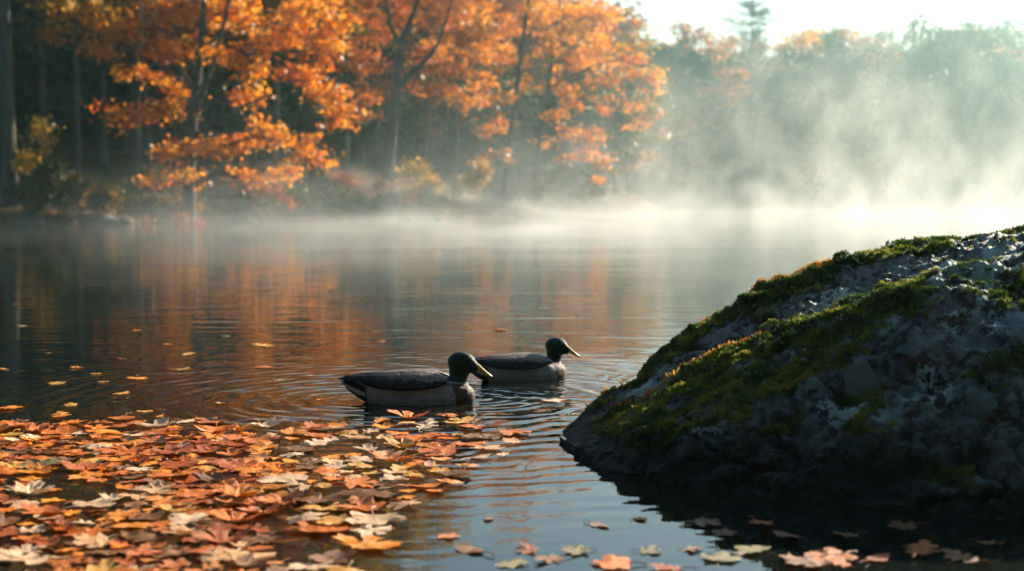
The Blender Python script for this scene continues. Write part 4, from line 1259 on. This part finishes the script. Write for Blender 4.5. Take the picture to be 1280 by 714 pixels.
# the raft: thick at the left, breaking up to the right
def raft_density(px, py):
    edge_top = np.interp(px, [-200, 0, 100, 200, 300, 400, 470, 560, 640, 700], [545, 548, 543, 538, 552, 556, 545, 538, 540, 570])
    ramp_top = np.clip((py - edge_top + 22) / 56, 0, 1) ** 1.5
    right = np.interp(py, [520, 545, 570, 600, 640, 680, 714, 760], [640, 655, 640, 585, 520, 470, 440, 420])
    side = np.clip((right - px) / 210, 0, 1)
    return ramp_top * (side ** 0.8)
tries = 0
pts = []
while tries < 60000 and len(pts) < 1300:
    tries += 1
    yv = g.uniform(2.35, 4.9); xv = g.uniform(-1.75, 0.4)
    px, py = to_px(xv, yv, 0)
    if px < -60 or px > 700 or py > 760: continue
    d = float(raft_density(px, py))
    patch = 0.5 + 0.5 * float(fbm(np.array([xv * 4.1, yv * 3.0, 3.3]), 2))
    d *= np.clip(-0.45 + 2.2 * patch, 0, 1)
    if g.random() > d: continue
    s = float(np.clip(g.normal(0.092, 0.024), 0.045, 0.15))
    md = 0.82 * s * (0.85 if px < 420 else 1.15)
    if any((xv - a) ** 2 + (yv - b_) ** 2 < (md + 0.12 * s2) ** 2 for a, b_, s2, *_ in pts): continue
    pts.append((xv, yv, s, 'raft'))
cands += pts
def inrock(x, y):
    i = np.argmin((rock2[:, 47, 0] - x) ** 2)
    return x > rock2[0, 47, 0] and y > rock2[i, 47, 1] - 0.02
items = []
for (xv, yv, s, where) in cands:
    if where == 'rock' and inrock(xv, yv) and False: continue
    vi = int(g.integers(0, len(LV)))
    ci = int(g.choice(len(LCOL), p=LW))
    px, py = to_px(xv, yv, 0)
    if where != 'raft': vi = int(g.choice([0, 2, 3, 6, 8, 3, 7, 5]))
    if where == 'lone' : ci = int(g.choice([1, 2, 2, 3, 3, 4]))
    if where == 'raft' and px > 330 : ci = int(g.choice([6, 1, 2, 3, 4, 5, 1, 2]))
    if where == 'rock' : ci = int(g.choice([0, 6, 6, 6, 1, 7]))  # darker leaf colours stand in for the boulder's shade here
    size_px = s * F / yv
    items.append(dict(x=xv, y=yv, s=s, w=where, v=vi, c=ci, px=px, py=py, spx=size_px, rz=g.uniform(0, 6.28), tx=g.normal() * 0.045, ty=g.normal() * 0.045, k=g.uniform(0.85, 1.2),
                      z=0.001 + (g.random() ** 1.5) * (0.004 if where == 'raft' else 0.001)))
vis = [it for it in items if -20 < it['px'] < 1300 and it['py'] < 735]
special = [it for it in vis if it['w'] != 'raft']
raft = sorted([it for it in vis if it['w'] == 'raft'], key=lambda q_: -q_['spx'])
indiv = special + raft[:300 - len(special)]
rest_ids = {id(q_) for q_ in indiv}
rest = [it for it in items if id(it) not in rest_ids]
def leaf_place(it):
    px, py, w = it['px'], it['py'], it['w']
    if w == 'lone':
        if py < 440: return 'alone on dark water far beyond the raft'
        if px < 110: return 'alone on water near the left edge'
        if px < 260: return 'alone on water left of the rings'
        if px < 430: return 'alone on rings behind the nearer duck'
        return 'alone on ripples near the ducks'
    if w == 'rock':
        if py < 610: return "at the boulder's water line"
        if px < 720: return 'on reflected sky below the ducks'
        if px < 920: return "beside the boulder's reflection"
        return "in the boulder's dark reflection"
    col = 'far left' if px < 110 else 'left' if px < 220 else 'centre' if px < 330 else 'right' if px < 450 else 'right fringe'
    row = 'front' if py > 680 else 'middle' if py > 625 else 'back'
    return f'in the raft, {row} {col}'
LM = {}
labels = {}
for it in indiv:
    shape, curl, v, f = LV[it['v']]
    size = 'large' if it['s'] > 0.105 else 'small' if it['s'] < 0.07 else 'mid-sized'
    st_ = 'cupped' if curl > 1.0 else 'flat' if abs(curl) < 0.25 else 'curled' if curl < 0 else ''
    lab = f"{size} {st_ + ' ' if st_ else ''}{LCOL[it['c']][0]} {'blunt' if shape == 'broad' else 'maple' if shape == 'maple' else shape} leaf {leaf_place(it)}"
    it['lab'] = lab; labels.setdefault(lab, []).append(it)
for lab, L_ in labels.items():
    if False:
        L_.sort(key=lambda q_: q_['px'])
        names = ['leftmost', 'rightmost'] if len(L_) == 2 else ['leftmost', 'middle', 'rightmost']
        for nm, it in zip(names, L_): it['lab'] = f"{nm} {lab}"
for it in indiv:
    shape, curl, v, f = LV[it['v']]
    if it['v'] not in LM:
        o = mesh_obj('floating_leaf', v, f, M['leaf'], smooth=True); LM[it['v']] = o.data
    else:
        o = bpy.data.objects.new('floating_leaf', LM[it['v']]); C.objects.link(o)
    c = np.array(LCOL[it['c']][1]) * it['k']
    o.color = (*c.tolist(), 1)
    o.location = (it['x'], it['y'], it['z'])
    o.rotation_euler = (it['tx'], it['ty'], it['rz'])
    o.scale = (it['s'],) * 3
    tag(o, it['lab'], 'leaf', 'fallen leaves floating on the water')
VV, FF, CC, off = [], [], [], 0
for it in rest:
    shape, curl, v, f = LV[it['v']]
    ca_, sa_ = math.cos(it['rz']), math.sin(it['rz'])
    w = v * it['s']
    w = np.stack([w[:, 0] * ca_ - w[:, 1] * sa_ + it['x'], w[:, 0] * sa_ + w[:, 1] * ca_ + it['y'], w[:, 2] + it['z'] + w[:, 0] * it['tx'] + w[:, 1] * it['ty']], -1)
    VV.append(w); FF += [tuple(i + off for i in t_) for t_ in f]; off += len(v)
    CC += [(np.array(LCOL[it['c']][1]) * it['k']).tolist()] * len(f)
o = mesh_obj('leaf_raft', np.concatenate(VV), FF, M['leafm'], smooth=True, cols=CC)
o['kind'] = 'stuff'; o['label'] = 'orange and tan fallen leaves crowded together at the back of the raft'
print('pts', len(pts), 'leaves', len(indiv), len(rest), 'forest', cnt)

# ------------------------------------------------------------------ labels: things that would read alike are told apart by their order
def order_labels():
    ORD = ['leftmost', 'second from left', 'third from left', 'fourth from left', 'fifth from left', 'sixth from left', 'seventh from left', 'eighth from left', 'ninth from left', 'tenth from left']
    by = {}
    for o in bpy.data.objects:
        if o.parent is None and o.get('label') and o.get('category'):
            by.setdefault(o['label'], []).append(o)
    for lab, L_ in by.items():
        if 1 < len(L_) <= 10:
            L_.sort(key=lambda o: to_px(*o.location)[0])
            for i, o in enumerate(L_):  # order from left to right
                o['label'] = f"{ORD[i] if not (i == len(L_) - 1) else 'rightmost'} {lab}"
order_labels()
for o in bpy.data.objects:
    lb = o.get('label')
    if lb and len(lb.replace('-', ' ').split()) > 16:
        o['label'] = lb.replace('mid-sized ', '').replace('flat ', '').replace('second from left', 'second')
        print('LONG', lb)
